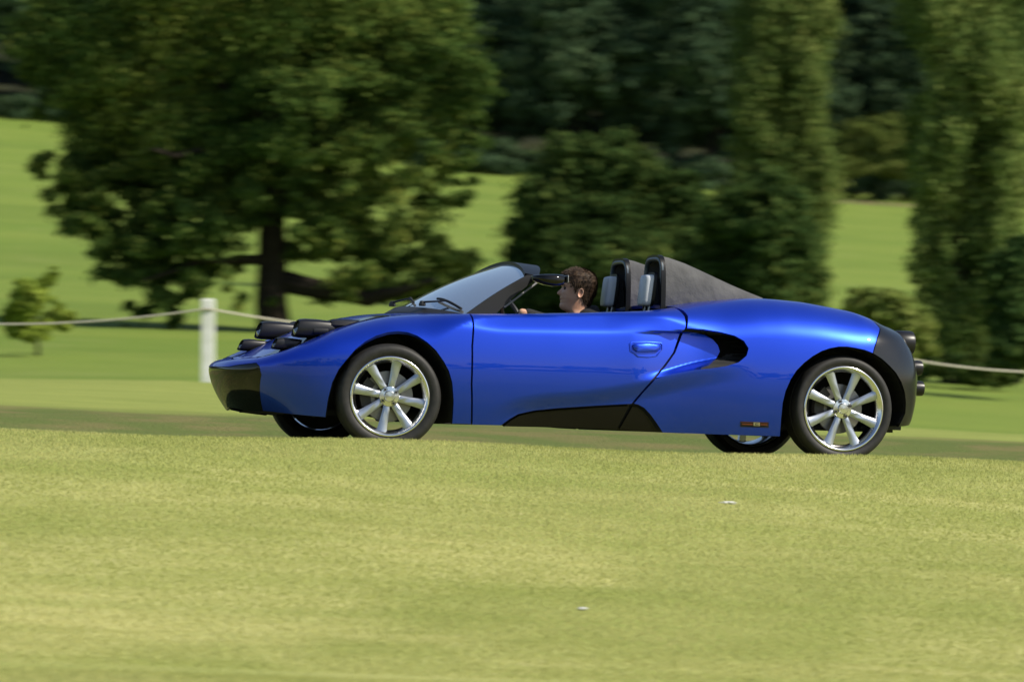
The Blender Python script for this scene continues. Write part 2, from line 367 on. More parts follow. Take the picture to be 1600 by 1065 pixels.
def S(p, s, cheek=False, dext=0.):
    p = np.asarray(p, float); s = np.asarray(s, float)
    u0 = np.interp(p, PT, CU); w0 = np.interp(p, PT, CW); nu = np.interp(p, PT, NU); nw = np.interp(p, PT, NW)
    zt = ev(ZT, u0); rz = ev(RZt, u0); ry = ev(RYt, u0); sj = zt - rz; L = rz * math.pi / 2
    a = math.pi / 2 * (1 - np.clip((s - sj) / L, 0, 1))
    z = np.where(s <= sj, s, sj + rz * np.cos(a)); arcin = np.where(s <= sj, 0, ry * (1 - np.sin(a)))
    ins = inset(u0, z, cheek) + arcin + dext
    return np.stack([u0 + nu * ins, -(w0 + nw * ins), z], -1)
def stop(p):
    u0 = np.interp(p, PT, CU); return ev(ZT, u0) - ev(RZt, u0) + ev(RZt, u0) * math.pi / 2
def p_of_u(u):                       # on the flank
    return np.interp(u, CU[60:-60], PT[60:-60])
def px2ps(px, py, cheek=False, dext=0.):
    v = -.8; p = None
    for it in range(10):
        u, z = P(px, py, v)
        p = p_of_u(u) if p is None else np.clip(p + (u - q[0]), 0.02, PT[-1] - .02)
        u0 = np.interp(p, PT, CU); zt = ev(ZT, u0); rz = ev(RZt, u0); sj = zt - rz
        s = z if z <= sj else sj + rz * math.pi / 2 * (1 - math.acos(min(1, (z - sj) / rz)) / (math.pi / 2))
        q = S(p, s, cheek, dext); v = q[1]
    return float(p), float(s)
def dens(poly, step=.02):
    out = []
    for i, a in enumerate(poly):
        b = poly[(i + 1) % len(poly)]; n = max(1, int(math.hypot(b[0] - a[0], b[1] - a[1]) / step))
        for k in range(n): out.append((a[0] + (b[0] - a[0]) * k / n, a[1] + (b[1] - a[1]) * k / n))
    return out
def inpoly(pts, poly):
    x, y = pts[:, 0], pts[:, 1]; c = np.zeros(len(pts), bool); n = len(poly); px_, py_ = poly[:, 0], poly[:, 1]
    j = n - 1
    for i in range(n):
        m = ((py_[i] > y) != (py_[j] > y)) & (x < (px_[j] - px_[i]) * (y - py_[i]) / (py_[j] - py_[i] + 1e-12) + px_[i]); c ^= m; j = i
    return c
def bdist(pts, poly):
    d = np.full(len(pts), 1e9); a = poly; b = np.roll(poly, -1, 0)
    for i in range(len(a)):
        ab = b[i] - a[i]; t = np.clip(((pts - a[i]) @ ab) / (ab @ ab + 1e-12), 0, 1); q = a[i] + t[:, None] * ab
        d = np.minimum(d, np.hypot(*(pts - q).T))
    return d
def shrink(poly, d):
    poly = np.array(poly); n = len(poly)
    ar = .5 * np.sum(poly[:, 0] * np.roll(poly[:, 1], -1) - np.roll(poly[:, 0], -1) * poly[:, 1]); sg = 1 if ar > 0 else -1
    t = np.roll(poly, -1, 0) - np.roll(poly, 1, 0); t /= np.hypot(*t.T)[:, None] + 1e-12
    return poly + sg * d * np.stack([-t[:, 1], t[:, 0]], 1)
def patch(name, poly, fn, matl, parent, grid=.018, gap=.0, lip=.018, mirror=False, step=.018, gridy=None):
    """surface patch over a 2D outline: fn maps domain points to 3D; its own rolled edge gives it thickness"""
    poly = np.array(dens(poly, step)); 
    if gap: poly = shrink(poly, gap)
    gy_ = gridy or grid
    gxs = np.arange(poly[:, 0].min(), poly[:, 0].max(), grid); gys = np.arange(poly[:, 1].min(), poly[:, 1].max(), gy_)
    A, B = np.meshgrid(gxs, gys); B = B + 0; pts = np.stack([A.ravel(), B.ravel()], 1)
    pts = pts[inpoly(pts, poly)]; pts = pts[bdist(pts, poly) > min(grid, gy_) * .45]
    nb = len(poly); allp = np.concatenate([poly, pts])
    r = delaunay_2d_cdt([Vector(p) for p in allp], [(i, (i + 1) % nb) for i in range(nb)], [], 0, 1e-6)
    v2 = np.array([tuple(p) for p in r[0]]); tri = np.array([t for t in r[2]])
    c = v2[tri].mean(1); tri = tri[inpoly(c, poly)]
    e = 1.5e-3
    pos = fn(v2[:, 0], v2[:, 1]); dx = fn(v2[:, 0] + e, v2[:, 1]) - fn(v2[:, 0] - e, v2[:, 1]); dy = fn(v2[:, 0], v2[:, 1] + e) - fn(v2[:, 0], v2[:, 1] - e)
    nrm = np.cross(dx, dy); nrm /= np.linalg.norm(nrm, axis=1)[:, None] + 1e-12
    # orient triangles along normal
    fnm = np.cross(pos[tri[:, 1]] - pos[tri[:, 0]], pos[tri[:, 2]] - pos[tri[:, 0]])
    flip = (fnm * nrm[tri[:, 0]]).sum(1) < 0; tri[flip] = tri[flip][:, ::-1]
    # edges used once = boundary
    from collections import Counter
    ed = Counter(); dr = {}
    for t in tri:
        for a, b in ((t[0], t[1]), (t[1], t[2]), (t[2], t[0])):
            k = (min(a, b), max(a, b)); ed[k] += 1; dr[k] = (a, b)
    V_ = list(map(tuple, pos)); N_ = list(map(tuple, nrm)); F_ = [tuple(t) for t in tri]
    if lip:
        mp = {}
        def lipv(i):
            if i not in mp:
                mp[i] = (len(V_), len(V_) + 1); V_.append(tuple(pos[i])); V_.append(tuple(pos[i] - nrm[i] * lip)); N_.append(None); N_.append(None)
            return mp[i]
        for k, cnt in ed.items():
            if cnt == 1:
                a, b = dr[k]; a0, a1 = lipv(a); b0, b1 = lipv(b); F_.append((b0, a0, a1, b1))
                n = np.cross(np.array(V_[a0]) - V_[b0], np.array(V_[a1]) - V_[b0]); n /= np.linalg.norm(n) + 1e-9
                for q in (a0, a1, b0, b1): N_[q] = tuple(n)
    V_ = np.array(V_); N_ = np.array(N_)
    objs = [mk(name, V_, F_, matl, parent, True, N_)]
    if mirror:
        m = np.array([1, -1, 1.]); objs.append(mk(name, V_ * m, [f[::-1] for f in F_], matl, parent, True, N_ * m))
    return objs
def pp(lst, cheek=False, dext=0.): return [px2ps(x, y, cheek, dext) if not isinstance(x, str) else (y[0], y[1] if y[1] is not None else stop(y[0]) - .0005) for x, y in lst]
def topline(pa, pb, n=40): return [('p', (p, None)) for p in np.linspace(pa, pb, n)]
pS = lambda cheek=False, dext=0.: (lambda a, b: S(a, b, cheek, dext))
pd0 = px2ps(738, 500)[0]; pd1 = px2ps(1055, 484)[0]; pt1 = px2ps(1375, 513)[0]
PE = PT[-1]
farch = [(509, 652), (513, 625), (520, 597), (530, 577), (543, 561), (556, 546), (571, 534), (588, 525), (606, 519.5), (622, 518), (637, 519.5), (652, 525), (667, 535), (681, 548), (693, 565), (701, 580), (706, 598), (708, 625), (706, 662)]
rarch = [(1219, 682), (1221, 655), (1223.5, 630), (1228, 611), (1236, 593), (1245, 579), (1257, 567), (1270, 557), (1284, 549), (1297, 544.5), (1311, 542), (1324, 542), (1337, 544), (1351, 547), (1364, 552)]
rarch2 = [(1364, 552), (1378, 561), (1390, 572), (1400, 583), (1408, 597), (1413, 612), (1415, 630), (1414, 645), (1403, 667)]
zlip = .415
nose_lip = [('p', (0, zlip)), ('p', (.12, zlip - .002)), ('p', (.25, zlip - .002)), ('p', (.36, zlip + .010)), (392, 568), (400, 567), (405, 572), (408, 585), (411, 642)]
fw = pp(topline(pd0 + .003, 0) + nose_lip + farch + [(736.3, 663), (736.3, 600), (737.3, 540), (739, 505)])
patch('front_wing', fw, pS(), M['paint'], car, gap=.003, mirror=True)
nz = pp(list(reversed(nose_lip))) + [(0, .195), (.15, .19), (.35, .178)]
patch('nose_panel', nz, pS(False, .004), M['black_gloss'], car, gap=.001, mirror=True)
seam = [(1055, 481), (1063, 486), (1070, 494), (1072, 510), (1063, 520), (1052, 551), (1036, 573), (1020, 592), (1002, 613), (987, 631)]
door = pp(topline(pd0 + .007, pd1, 30) + seam + [(930, 634), (870, 638), (835, 641.5), (810, 647), (796, 655), (783, 664.5), (737.7, 663.5), (737.7, 600), (738.7, 540), (740.4, 505)], True)
doors = patch('door', door, pS(True), M['paint'], car, grid=.014, gridy=.009, gap=.0022, mirror=True)
sill = pp([(787, 666), (799, 657), (812, 649), (836, 643.5), (870, 640.5), (930, 636.5), (984, 633.5), (964, 670), (880, 668)])
patch('sill_panel', sill, pS(False, .006), M['sill'], car, gap=.001, mirror=True)
sill2 = pp([(968, 670.5), (989, 634), (997, 636), (1005, 641), (1014, 652), (1030, 675), (1000, 673.5)])
patch('sill_panel', sill2, pS(False, .008), M['sill'], car, gap=.001, mirror=True)
cres_out = [(1073, 513), (1100, 515), (1125, 519), (1148, 525), (1162, 533), (1169, 544), (1166, 555), (1154, 565), (1135, 571), (1110, 575), (1084, 577), (1060, 581), (1036, 587)]
qp = pp(topline(pd1 + .004, pt1 + .012, 50) + [(1375, 513), (1371, 527), (1367, 541), (1364, 552)] + rarch[::-1][1:] + [(1120, 679), (1035, 676), (1026, 662), (1016, 648), (1006, 637.5), (997, 632.5), (990, 630.5), (1006, 611), (1024, 591)] + cres_out[::-1] + [(1074, 493), (1067, 485)])
patch('rear_quarter_panel', qp, pS(), M['paint'], car, grid=.016, gap=.003, mirror=True)
cheek = pp([(1067, 520), (1085, 519), (1102, 523), (1114, 530), (1122, 539), (1125, 549), (1120, 559), (1108, 567), (1090, 574), (1084, 578), (1060, 582), (1036, 588), (1025, 590), (1040, 572), (1055, 551)], True)
patch('intake_panel', cheek, pS(True, .001), M['paint'], car, grid=.008, gap=.001, mirror=True)
grl = pp([(1067, 514), (1110, 512), (1150, 521), (1174, 535), (1176, 556), (1150, 575), (1080, 583), (1075, 560), (1068, 540)])
patch('intake_duct', grl, pS(False, .11), M['duct'], car, lip=.03, mirror=True)
for k in range(7):
    t = k / 6; a = P3(1118 + 30 * math.sin(t * 3.1) , 527 + 42 * t, -.755); b_ = P3(1146 + 18 * math.sin(t * 3.1), 526 + 44 * t, -.78)
    for sg in (1, -1):
        m_ = MB(); m_.tube([(a.x, a.y * sg, a.z), (b_.x, b_.y * sg, b_.z)], .004, 6); m_.build('intake_slat', M['duct'], car)
# tail panel wraps round the back
tl = pp([('p', (p, None)) for p in np.linspace(pt1 + .013, PE, 24)] + [('p', (PE, .30)), ('p', (PE - .3, .27)), ('p', (PE - .55, .22))] + rarch2[::-1] + [(1367, 541), (1371, 527), (1375, 513)])
tl_o = patch('tail_panel', tl, pS(), M['carbon'], car, gap=.003, mirror=True)
# dark inner shell right behind the skin, so that the gaps read as gaps
ish = [(p, stop(p) - .004) for p in np.linspace(0, pt1, 60)]
def arch_ps(a, k):  return [px2ps(x, y) for x, y in a]
ish += [px2ps(x, y) for x, y in rarch[::-1]] + [px2ps(x, y) for x, y in [(1120, 678), (900, 668), (735, 662)]] + [px2ps(x, y) for x, y in farch[::-1]] + [px2ps(411, 641), (.35, .185), (0, .195)]
patch('inner_shell', ish, pS(True, .030), M['dark'], car, grid=.03, lip=0, mirror=True)
# wheel arch liners
def liner(pts, name, extra=None):
    P0 = [S(*px2ps(x, y), False, .004) for x, y in pts]
    v = []; f = []
    for q in P0:
        v += [tuple(q), (q[0], q[1] + .025, q[2] + .006), (q[0], -.40, q[2])]
    n = len(P0)
    for i in range(n - 1):
        for k in range(2): a = i * 3 + k; f.append((a, a + 1, a + 4, a + 3))
    c = len(v); v.append((np.mean([q[0] for q in P0]), -.40, .2))
    for i in range(n - 1): f.append((i * 3 + 2, c, (i + 1) * 3 + 2))
    mk(name, v, f, M['dark'], car, False); mk(name, [(a, -b, z) for a, b, z in v], f, M['dark'], car, False)
liner(farch, 'wheel_arch_liner'); liner(rarch + rarch2[1:], 'wheel_arch_liner')
# top skin: bonnet and rear deck
pv = np.linspace(0, PE, 900); Ept = S(pv, stop(pv) - .0003)
EU = Ept[:, 0]; EW = -Ept[:, 1]; EZ = Ept[:, 2]
i_a = int(np.argmin(EU)); i_b = int(np.argmax(EU))
def edge_at(u):
    return np.interp(u, EU[i_a:i_b + 1], EW[i_a:i_b + 1]), np.interp(u, EU[i_a:i_b + 1], EZ[i_a:i_b + 1])
BC = tab([(-2.1, .0), (-1.9, .012), (-1.65, .032), (-1.4, .022), (-1.1, .015), (-.8, .03), (-.6, .02), (.2, .02), (1.2, .02), (1.7, .01), (1.95, 0)], .05)
def T(u, v, dz=0.):
    w, z = edge_at(u); r = np.clip(np.abs(v) / np.maximum(w, 1e-3), 0, 1)
    return np.stack([u, v, z + ev(BC, u) * (1 - r ** 2) ** 1.3 + dz], -1)
def plan_poly(ua, ub):
    m = (EU >= ua) & (EU <= ub); a = list(zip(EU[m], -EW[m])); return a
near = [(EU[i], -EW[i]) for i in range(len(EU)) if EU[i] <= -.60][::8]
bon = near + [(a, -b) for a, b in near[::-1]]
patch('bonnet', bon, lambda a, b: T(a, b), M['paint'], car, grid=.03, gap=.0, step=.04)
nr = [(EU[i], -EW[i]) for i in range(len(EU)) if EU[i] >= .36][::8]
deck = nr + [(a, -b) for a, b in nr[::-1]]
patch('rear_deck', deck, lambda a, b: T(a, b), M['paint'], car, grid=.03, step=.04)
# floor pan, sills underside, diffuser
m_ = MB(); m_.box((-.05, 0, .185), (3.5, 1.02, .03)); m_.box((.02, 0, .20), (1.45, 1.34, .04)); m_.build('floor_pan', M['dark'], car)
m_ = MB(); m_.box((1.62, 0, .225), (.28, 1.15, .03), Matrix.Rotation(R(-16), 3, 'Y')); m_.box((1.64, -.52, .215), (.2, .03, .06)); m_.box((1.64, .52, .215), (.2, .03, .06)); m_.build('diffuser', M['black'], car, bevel=.004)
for px in (880, 893, 905, 912, 932, 944, 972, 985, 1000, 1066, 1075):
    m_ = MB(); q = P3(px, 666.5 + (px - 880) * .045, -.70); m_.tube([(q.x, q.y, q.z + .02), (q.x, q.y, q.z - .004)], .006, 6); m_.build('underside_bolt', M['dark'], car)
# headlamp pods
def pod(px, py, v, r, ln, name):
    c = P3(px, py, v)
    for sg in (1, -1):
        y = v * sg; m_ = MB(); rings = []
        def ring(du_, rr, top=0., flat=1.25):
            out = []
            for k in range(14):
                a = R(12.86 + 360 / 14 * k); out.append((c.x + du_ + (top * (math.sin(a) + 1) / 2), y + rr * flat * math.copysign(abs(math.cos(a)) ** .7, math.cos(a)), c.z + rr * math.copysign(abs(math.sin(a)) ** .8, math.sin(a))))
            return out
        rings = [ring(.030, r * .80, .035), ring(.0, r * .84, .030), ring(.004, r * .92, .030), ring(.035, r, .025), ring(ln * .45, r * .98), ring(ln * .8, r * .80), ring(ln, r * .55)]
        m_.loft(rings, True, True); sh = m_.build(name, M['pod'], car, sharp=25)
        m_ = MB(); m_.loft([ring(.012, r * .80, .035), ring(.006, r * .5, .035), ring(.004, r * .12, .035)], True, True); m_.build('lens', M['lens'], sh)
pod(457, 512, -.43, .052, .30, 'headlight'); pod(424, 536, -.40, .034, .19, 'indicator_lamp')
for sg in (-1, 1):
    q = P3(497, 517, -.47); m_ = MB(); m_.lathe([(.0, -.03), (.022, -.03), (.024, -.02), (.024, .05), (0, .05)], 14, 'x', (q.x, sg * .475, q.z)); m_.box((q.x + .04, sg * .475, q.z - .02), (.08, .02, .03)); m_.build('lamp_bracket', M['pod'], car)
    q = P3(530, 505, -.45); m_ = MB(); m_.loft([[(q.x + a, sg * .45 + r_ * math.cos(t), q.z - .01 + r_ * .8 * math.sin(t)) for t in np.linspace(0, 2 * math.pi, 9)[:8]] for a, r_ in ((-.05, .035), (-.03, .042), (.15, .04), (.30, .012))]); m_.build('lamp_fairing', M['pod'], car)
    rec = [(P(430, 536, -.40)[0] - .10, sg * .40), (P(430, 536, -.4)[0] + .02, sg * .33), (P(590, 500, -.4)[0], sg * .36), (P(600, 500, -.4)[0], sg * .50), (P(470, 530, -.45)[0], sg * .49)]
    patch('lamp_recess', rec, lambda a, b: T(a, b, .004), M['black_gloss'], car, grid=.03, lip=.004)
# windscreen
def bow(t, v, vm, A0, A1, B0, B1):
    k = (abs(v) / vm) ** 2.0
    a = A0.lerp(A1, t); b = B0.lerp(B1, t); q = a.lerp(b, k); q.y = v * (1 - .0 * t); return q
vb = .66; vt = .56
Cb, Ct = P3(632, 480, 0), P3(791, 412.5, 0); Eb, Et = P3(726, 491, -vb), P3(822, 430, -vt)
def wsp(t, k):                      # k in -1..1 across
    vm = vb + (vt - vb) * t; q = bow(t, k, 1., Cb, Ct, Eb, Et); q.y = k * vm
    q.z += .012 * math.sin(math.pi * t) * (1 - k * k) + .010 * math.sin(math.pi * t); return q
nv, nk = 16, 40
gv = [wsp(i / nv, -1 + 2 * k / nk) for i in range(nv + 1) for k in range(nk + 1)]
gfc = [(i * (nk + 1) + k, i * (nk + 1) + k + 1, (i + 1) * (nk + 1) + k + 1, (i + 1) * (nk + 1) + k) for i in range(nv) for k in range(nk)]
ws = mk('windscreen', gv, gfc, M['glass'], car)
def band(name, fa, fb, n, th, matl, parent=car):
    """strip with thickness between two curves"""
    rings = []
    for i in range(n + 1):
        a, b = fa(i / n), fb(i / n); t = (fa(min(1, i / n + .01)) - fa(max(0, i / n - .01))).normalized(); nn = t.cross((b - a).normalized()).normalized() * th / 2
        rings.append([a + nn, a.lerp(b, .5) + nn * 1.6, b + nn, b - nn, a - nn])
    m_ = MB(); m_.loft(rings); return m_.build(name, matl, parent)
# black edge band on the glass, header rail, pillars
band('header_rail', lambda t: wsp(.985, -1 + 2 * t) + Vector((-.005, 0, .004)), lambda t: wsp(1.0, -1 + 2 * t) + Vector((.135 - .07 * (1 - 2 * t) ** 2, 0, -.012)), 30, .024, M['header'])
Ib, It = P3(769, 494, -.63), P3(846, 430, -.54)
for sg in (1, -1):
    def fa(t, sg=sg): q = wsp(-.05 + 1.05 * t, -1); return Vector((q.x, q.y * sg, q.z))
    def fb(t, sg=sg):
        q = Ib.lerp(It, t); q.z += .012 * math.sin(math.pi * t); return Vector((q.x, q.y * sg, q.z))
    band('windscreen_pillar', fa, fb, 14, .03, M['header'])
    m_ = MB(); a = P3(788, 480, -.625); b_ = P3(842, 439, -.55); m_.tube([(a.x, a.y * sg, a.z), (b_.x, b_.y * sg, b_.z)], .006, 8); m_.build('window_channel', M['channel'], car)
cw = [wsp(0, -1 + 2 * k / 30) for k in range(31)]
m_ = MB(); m_.loft([[q + Vector((-.075, 0, -.028)), q + Vector((-.02, 0, .004)), q + Vector((.03, 0, .002)), q + Vector((.05, 0, -.10)), q + Vector((-.07, 0, -.10))] for q in cw]); m_.build('cowl_panel', M['black'], car)
# wipers
def wiper(kx, dx):
    a = wsp(.0, kx) + Vector((-.03, 0, .012)); root = MB(); root.lathe([(0, .0), (.018, .0), (.02, .01), (.012, .028), (0, .03)], 14, 'z', a)
    b_ = wsp(.09, kx + dx * .5) + Vector((0, 0, .026)); c = wsp(.05, kx + dx) + Vector((0, 0, .018))
    root.tube([a + Vector((0, 0, .022)), b_], [.010, .007], 8, flat=.6)
    w = root.build('wiper', M['black'], car)
    q = [wsp(.09 - .045 * (2 * t - 1), kx + dx * .5 + dx * .62 * (2 * t - 1)) + Vector((0, 0, .012 + .012 * (1 - (2 * t - 1) ** 2))) for t in np.linspace(0, 1, 10)]
    m_ = MB(); m_.tube(q, .0075, 6); m_.build('wiper_blade', M['dark'], w)
wiper(-.50, -.38); wiper(.30, -.38)
# door mirror
for sg in (1, -1):
    def X_(q): return Vector((q.x, q.y * sg, q.z))
    a = P3(832, 434, -.56); b_ = P3(850, 436, -.66)
    m_ = MB(); rings = []
    for t, px, tw, bt in ((0, 833, 430, 437), (.12, 842, 428.5, 441), (.4, 852, 428, 445), (.75, 866, 428, 447.5), (.93, 878, 429, 446), (1, 883.5, 431, 441)):
        v0, v1 = -.64 - .02 * t, -.78 + .02 * abs(2 * t - 1)
        zt_ = P3(px, tw, -.72).z; zb_ = P3(px, bt, -.72).z; ux = P3(px, 435, -.72).x
        zm = (zt_ + zb_) / 2; hz = (zt_ - zb_) / 2; vm_ = (v0 + v1) / 2; hv = abs(v1 - v0) / 2 * (.35 if t in (0, 1) else 1)
        rings.append([X_(Vector((ux, vm_ + hv * math.copysign(abs(math.cos(q)) ** .6, math.cos(q)), zm + hz * math.copysign(abs(math.sin(q)) ** .6, math.sin(q))))) for q in np.linspace(0, 2 * math.pi, 17)[:16]])
    m_.loft(rings); m_.tube([X_(a), X_(b_)], [.016, .014], 10); mr = m_.build('door_mirror', M['black_gloss'], car, sharp=60)
    q = P3(883.5, 436, -.72); m_ = MB(); m_.box(X_(Vector((q.x + .004, -.71, q.z))), (.004, .10, .040)); m_.build('mirror_glass', M['chrome'], mr, bevel=.0015)
# door handle
def on(px, py, off, cheek=True): 
    p, s = px2ps(px, py, cheek); return S(p, s, cheek, -off)
for sg, dr in ((1, doors[0]), (-1, doors[1])):
    ring_o = [(984, 537), (987, 534), (1010, 533.5), (1033, 535), (1035.5, 538), (1035, 546), (1030, 551), (1026, 556), (1012, 558), (997, 557), (991, 552), (985, 548)]
    m_ = MB(); cx = 1010; cy = 544
    def rr(k, off): return [tuple(np.array(on(cx + (x - cx) * k, cy + (y - cy) * k, off)) * np.array([1, sg, 1])) for x, y in ring_o]
    m_.loft([rr(1.05, -.002), rr(1.03, .004), rr(.95, .005), rr(.90, -.016), rr(.3, -.022)]); 
    h = m_.build('handle', M['paint'], dr, sharp=30)
    bar = [(988, 538.5), (991, 536.8), (1010, 536.5), (1029, 537.5), (1032, 540), (1031, 546), (1027, 549), (1010, 549.5), (994, 549), (989, 545)]
    m_ = MB(); cx2, cy2 = 1010, 543
    def rb(k, off): return [tuple(np.array(on(cx2 + (x - cx2) * k, cy2 + (y - cy2) * k, off)) * np.array([1, sg, 1])) for x, y in bar]
    m_.loft([rb(1, -.012), rb(1, .008), rb(.93, .014), rb(.6, .016), rb(.1, .017)]); m_.build('handle_pull', M['paint'], h, sharp=50)
# small badge low behind the door
def plate(x0, x1, y0, y1, off, th, name, matl, parent):
    m_ = MB(); m_.add([on(x, y, o_, False) for o_ in (off, off + th) for x, y in ((x0, y0), (x1, y0 + (x1 - x0) * .03), (x1, y1 + (x1 - x0) * .03), (x0, y1))], [(0, 1, 2, 3), (4, 7, 6, 5), (0, 4, 5, 1), (1, 5, 6, 2), (2, 6, 7, 3), (3, 7, 4, 0)])
    return m_.build(name, matl, parent, smooth=False)
bd = plate(1156.5, 1201, 658, 666.5, -.001, .003, 'badge', M['dark'], car)
plate(1159, 1176, 661.2, 663.2, .002, .0015, 'badge_stripe', M['copper'], bd); plate(1188, 1199, 662, 664, .002, .0015, 'badge_stripe', M['copper'], bd)
plate(1157.2, 1200, 658.6, 659.3, .002, .001, 'badge_edge', M['copper'], bd)
em = plate(1177, 1187, 659.3, 664.8, .002, .002, 'badge_emblem', M['badge'], bd)
plate(1180, 1185, 660.5, 661.1, .004, .001, 'badge_mark', M['dark'], bd); plate(1180, 1181, 660.5, 663.6, .004, .001, 'badge_mark', M['dark'], bd); plate(1180, 1185, 663.2, 663.8, .004, .001, 'badge_mark', M['dark'], bd)
# tail lamps: black barrels
for (px, py, r, ln, vv) in ((1398, 535, .068, .10, -.50), (1414, 574, .042, .095, -.50), (1416, 606, .042, .095, -.50)):
    q = P3(px, py, vv)
    for sg in (1, -1):
        m_ = MB(); m_.lathe([(0, 0), (r * .94, 0), (r, .01), (r, ln - .012), (r * .95, ln), (r * .82, ln), (r * .80, ln - .01)], 28, 'x', (q.x, q.y * sg, q.z)); b = m_.build('tail_lamp', M['pod'], car)
        m_ = MB(); m_.lathe([(r * .80, ln - .012), (r * .5, ln - .004), (0.0001, ln - .001)], 24, 'x', (q.x, q.y * sg, q.z)); m_.build('lens', M['redlens'], b)
# wheels
def wheel(px_u, rt, rr_, w, vout, steer, far):
    wr = empty('wheel', (px_u, vout, rt), car); wr.rotation_euler = (0, random.uniform(0, .6), 0)
    piv = wr
    sgn = 1 if not far else -1       # outer face towards -y for the near side
    def L(pr): return [(r, h * sgn) for r, h in pr]
    sw = rt - rr_
    m_ = MB(); m_.lathe(L([(rr_ - .004, .012), (rr_ + .003, .004), (rr_ + sw * .25, -.002), (rr_ + sw * .55, -.004), (rr_ + sw * .80, .003), (rt - .008, .014), (rt - .002, .026), (rt, .045), (rt, .06), (rt - .005, .062), (rt - .005, .068), (rt, .07), (rt, w - .05), (rt - .002, w - .026), (rt - .01, w - .01), (rr_ + sw * .5, w + .004), (rr_, w - .01), (rr_ - .006, w - .02)]), 96)
    m_.build('tyre', M['rubber'], wr, sharp=50)
    m_ = MB(); m_.lathe(L([(rr_ - .001, .010), (rr_ - .003, .003), (rr_ - .010, .001), (rr_ - .016, .004), (rr_ - .020, .014), (rr_ - .034, .022), (rr_ - .038, .050), (rr_ - .030, w * .6), (rr_ - .012, w - .02), (rr_, w - .012)]), 96)
    rim = m_.build('rim', M['rim'], wr, sharp=60)
    for k in range(8):
        a = 2 * math.pi * k / 8; m_ = MB(); rings = []
        ca, sa = math.cos(a), math.sin(a)
        for rad, wd, dep, th in ((.035, .024, .030, .030), (.06, .019, .024, .030), (.09, .0195, .022, .024), (rr_ * .62, .0225, .020, .022), (rr_ * .80, .026, .018, .022), (rr_ - .026, .031, .016, .024)):
            ring = []
            for (x, y) in ((-wd, dep + .008), (-wd * .55, dep), (wd * .55, dep), (wd, dep + .008), (wd * .8, dep + th), (-wd * .8, dep + th)):
                ring.append((rad * ca - x * sa, y * sgn, rad * sa + x * ca))
            rings.append(ring)
        m_.loft(rings); m_.build('spoke', M['spoke'], rim, sharp=40)
    m_ = MB(); m_.lathe(L([(.058, .05), (.058, .030), (.052, .022), (.030, .020), (.030, .012), (.026, .007), (.001, .006)]), 40); hb = m_.build('hub', M['rim'], wr, sharp=40)
    for k in range(4):
        a = 2 * math.pi * (k + .5) / 4; m_ = MB(); m_.lathe(L([(.013, .030), (.013, .020), (.011, .0195), (.0095, .024), (.0075, .026), (.0075, .016), (.001, .015)]), 12, 'y', (.043 * math.cos(a), 0, .043 * math.sin(a))); m_.build('wheel_bolt', M['hubdark'], hb)
    m_ = MB(); m_.lathe(L([(.07, .075), (.135, .078), (.137, .090), (.07, .092)]), 48); m_.build('brake_disc', M['disc'], wr)
    m_ = MB(); m_.lathe(L([(.001, .06), (.07, .06), (.07, .10), (.001, .12)]), 30); m_.build('wheel_hub_carrier', M['hubdark'], wr)
    m_ = MB(); rings = []
    for k in range(9):
        a = R(150 + 8 * k); rings.append([(r * math.cos(a), y * sgn, r * math.sin(a)) for r, y in ((.095, .062), (.150, .062), (.150, .11), (.095, .11))])
    m_.loft(rings); m_.build('brake_caliper', M['hubdark'], wr, sharp=40)
    if far and rt < .29: m_ = MB(); m_.lathe(L([(.001, w - .03), (.188, w - .03), (.190, w - .035), (.188, w - .04)]), 40); m_.build('dark_rim_cover', M['dark'], wr)  # added black disc, only there to make the far front rim look dark
    wr.rotation_euler = (Matrix.Rotation(steer, 4, 'Z') @ Matrix.Rotation(wr.rotation_euler.y, 4, 'Y')).to_euler()
    return wr
wheel(-WB / 2, RF, .216, .185, -.795, R(-6), False); wheel(-WB / 2, RF, .216, .185, .795, R(-6), True)
wheel(WB / 2, RR, .236, .205, -.80, 0, False); wheel(WB / 2, RR, .236, .205, .80, 0, True)
for u_ in (-WB / 2, WB / 2):
    for sg in (1, -1):
        m_ = MB(); m_.tube([(u_, sg * .66, .27), (u_, sg * .3, .25)], .022, 8); m_.tube([(u_ - .1, sg * .3, .2), (u_, sg * .64, .22), (u_ + .1, sg * .3, .2)], .014, 8); m_.build('suspension_arm', M['hubdark'], car)
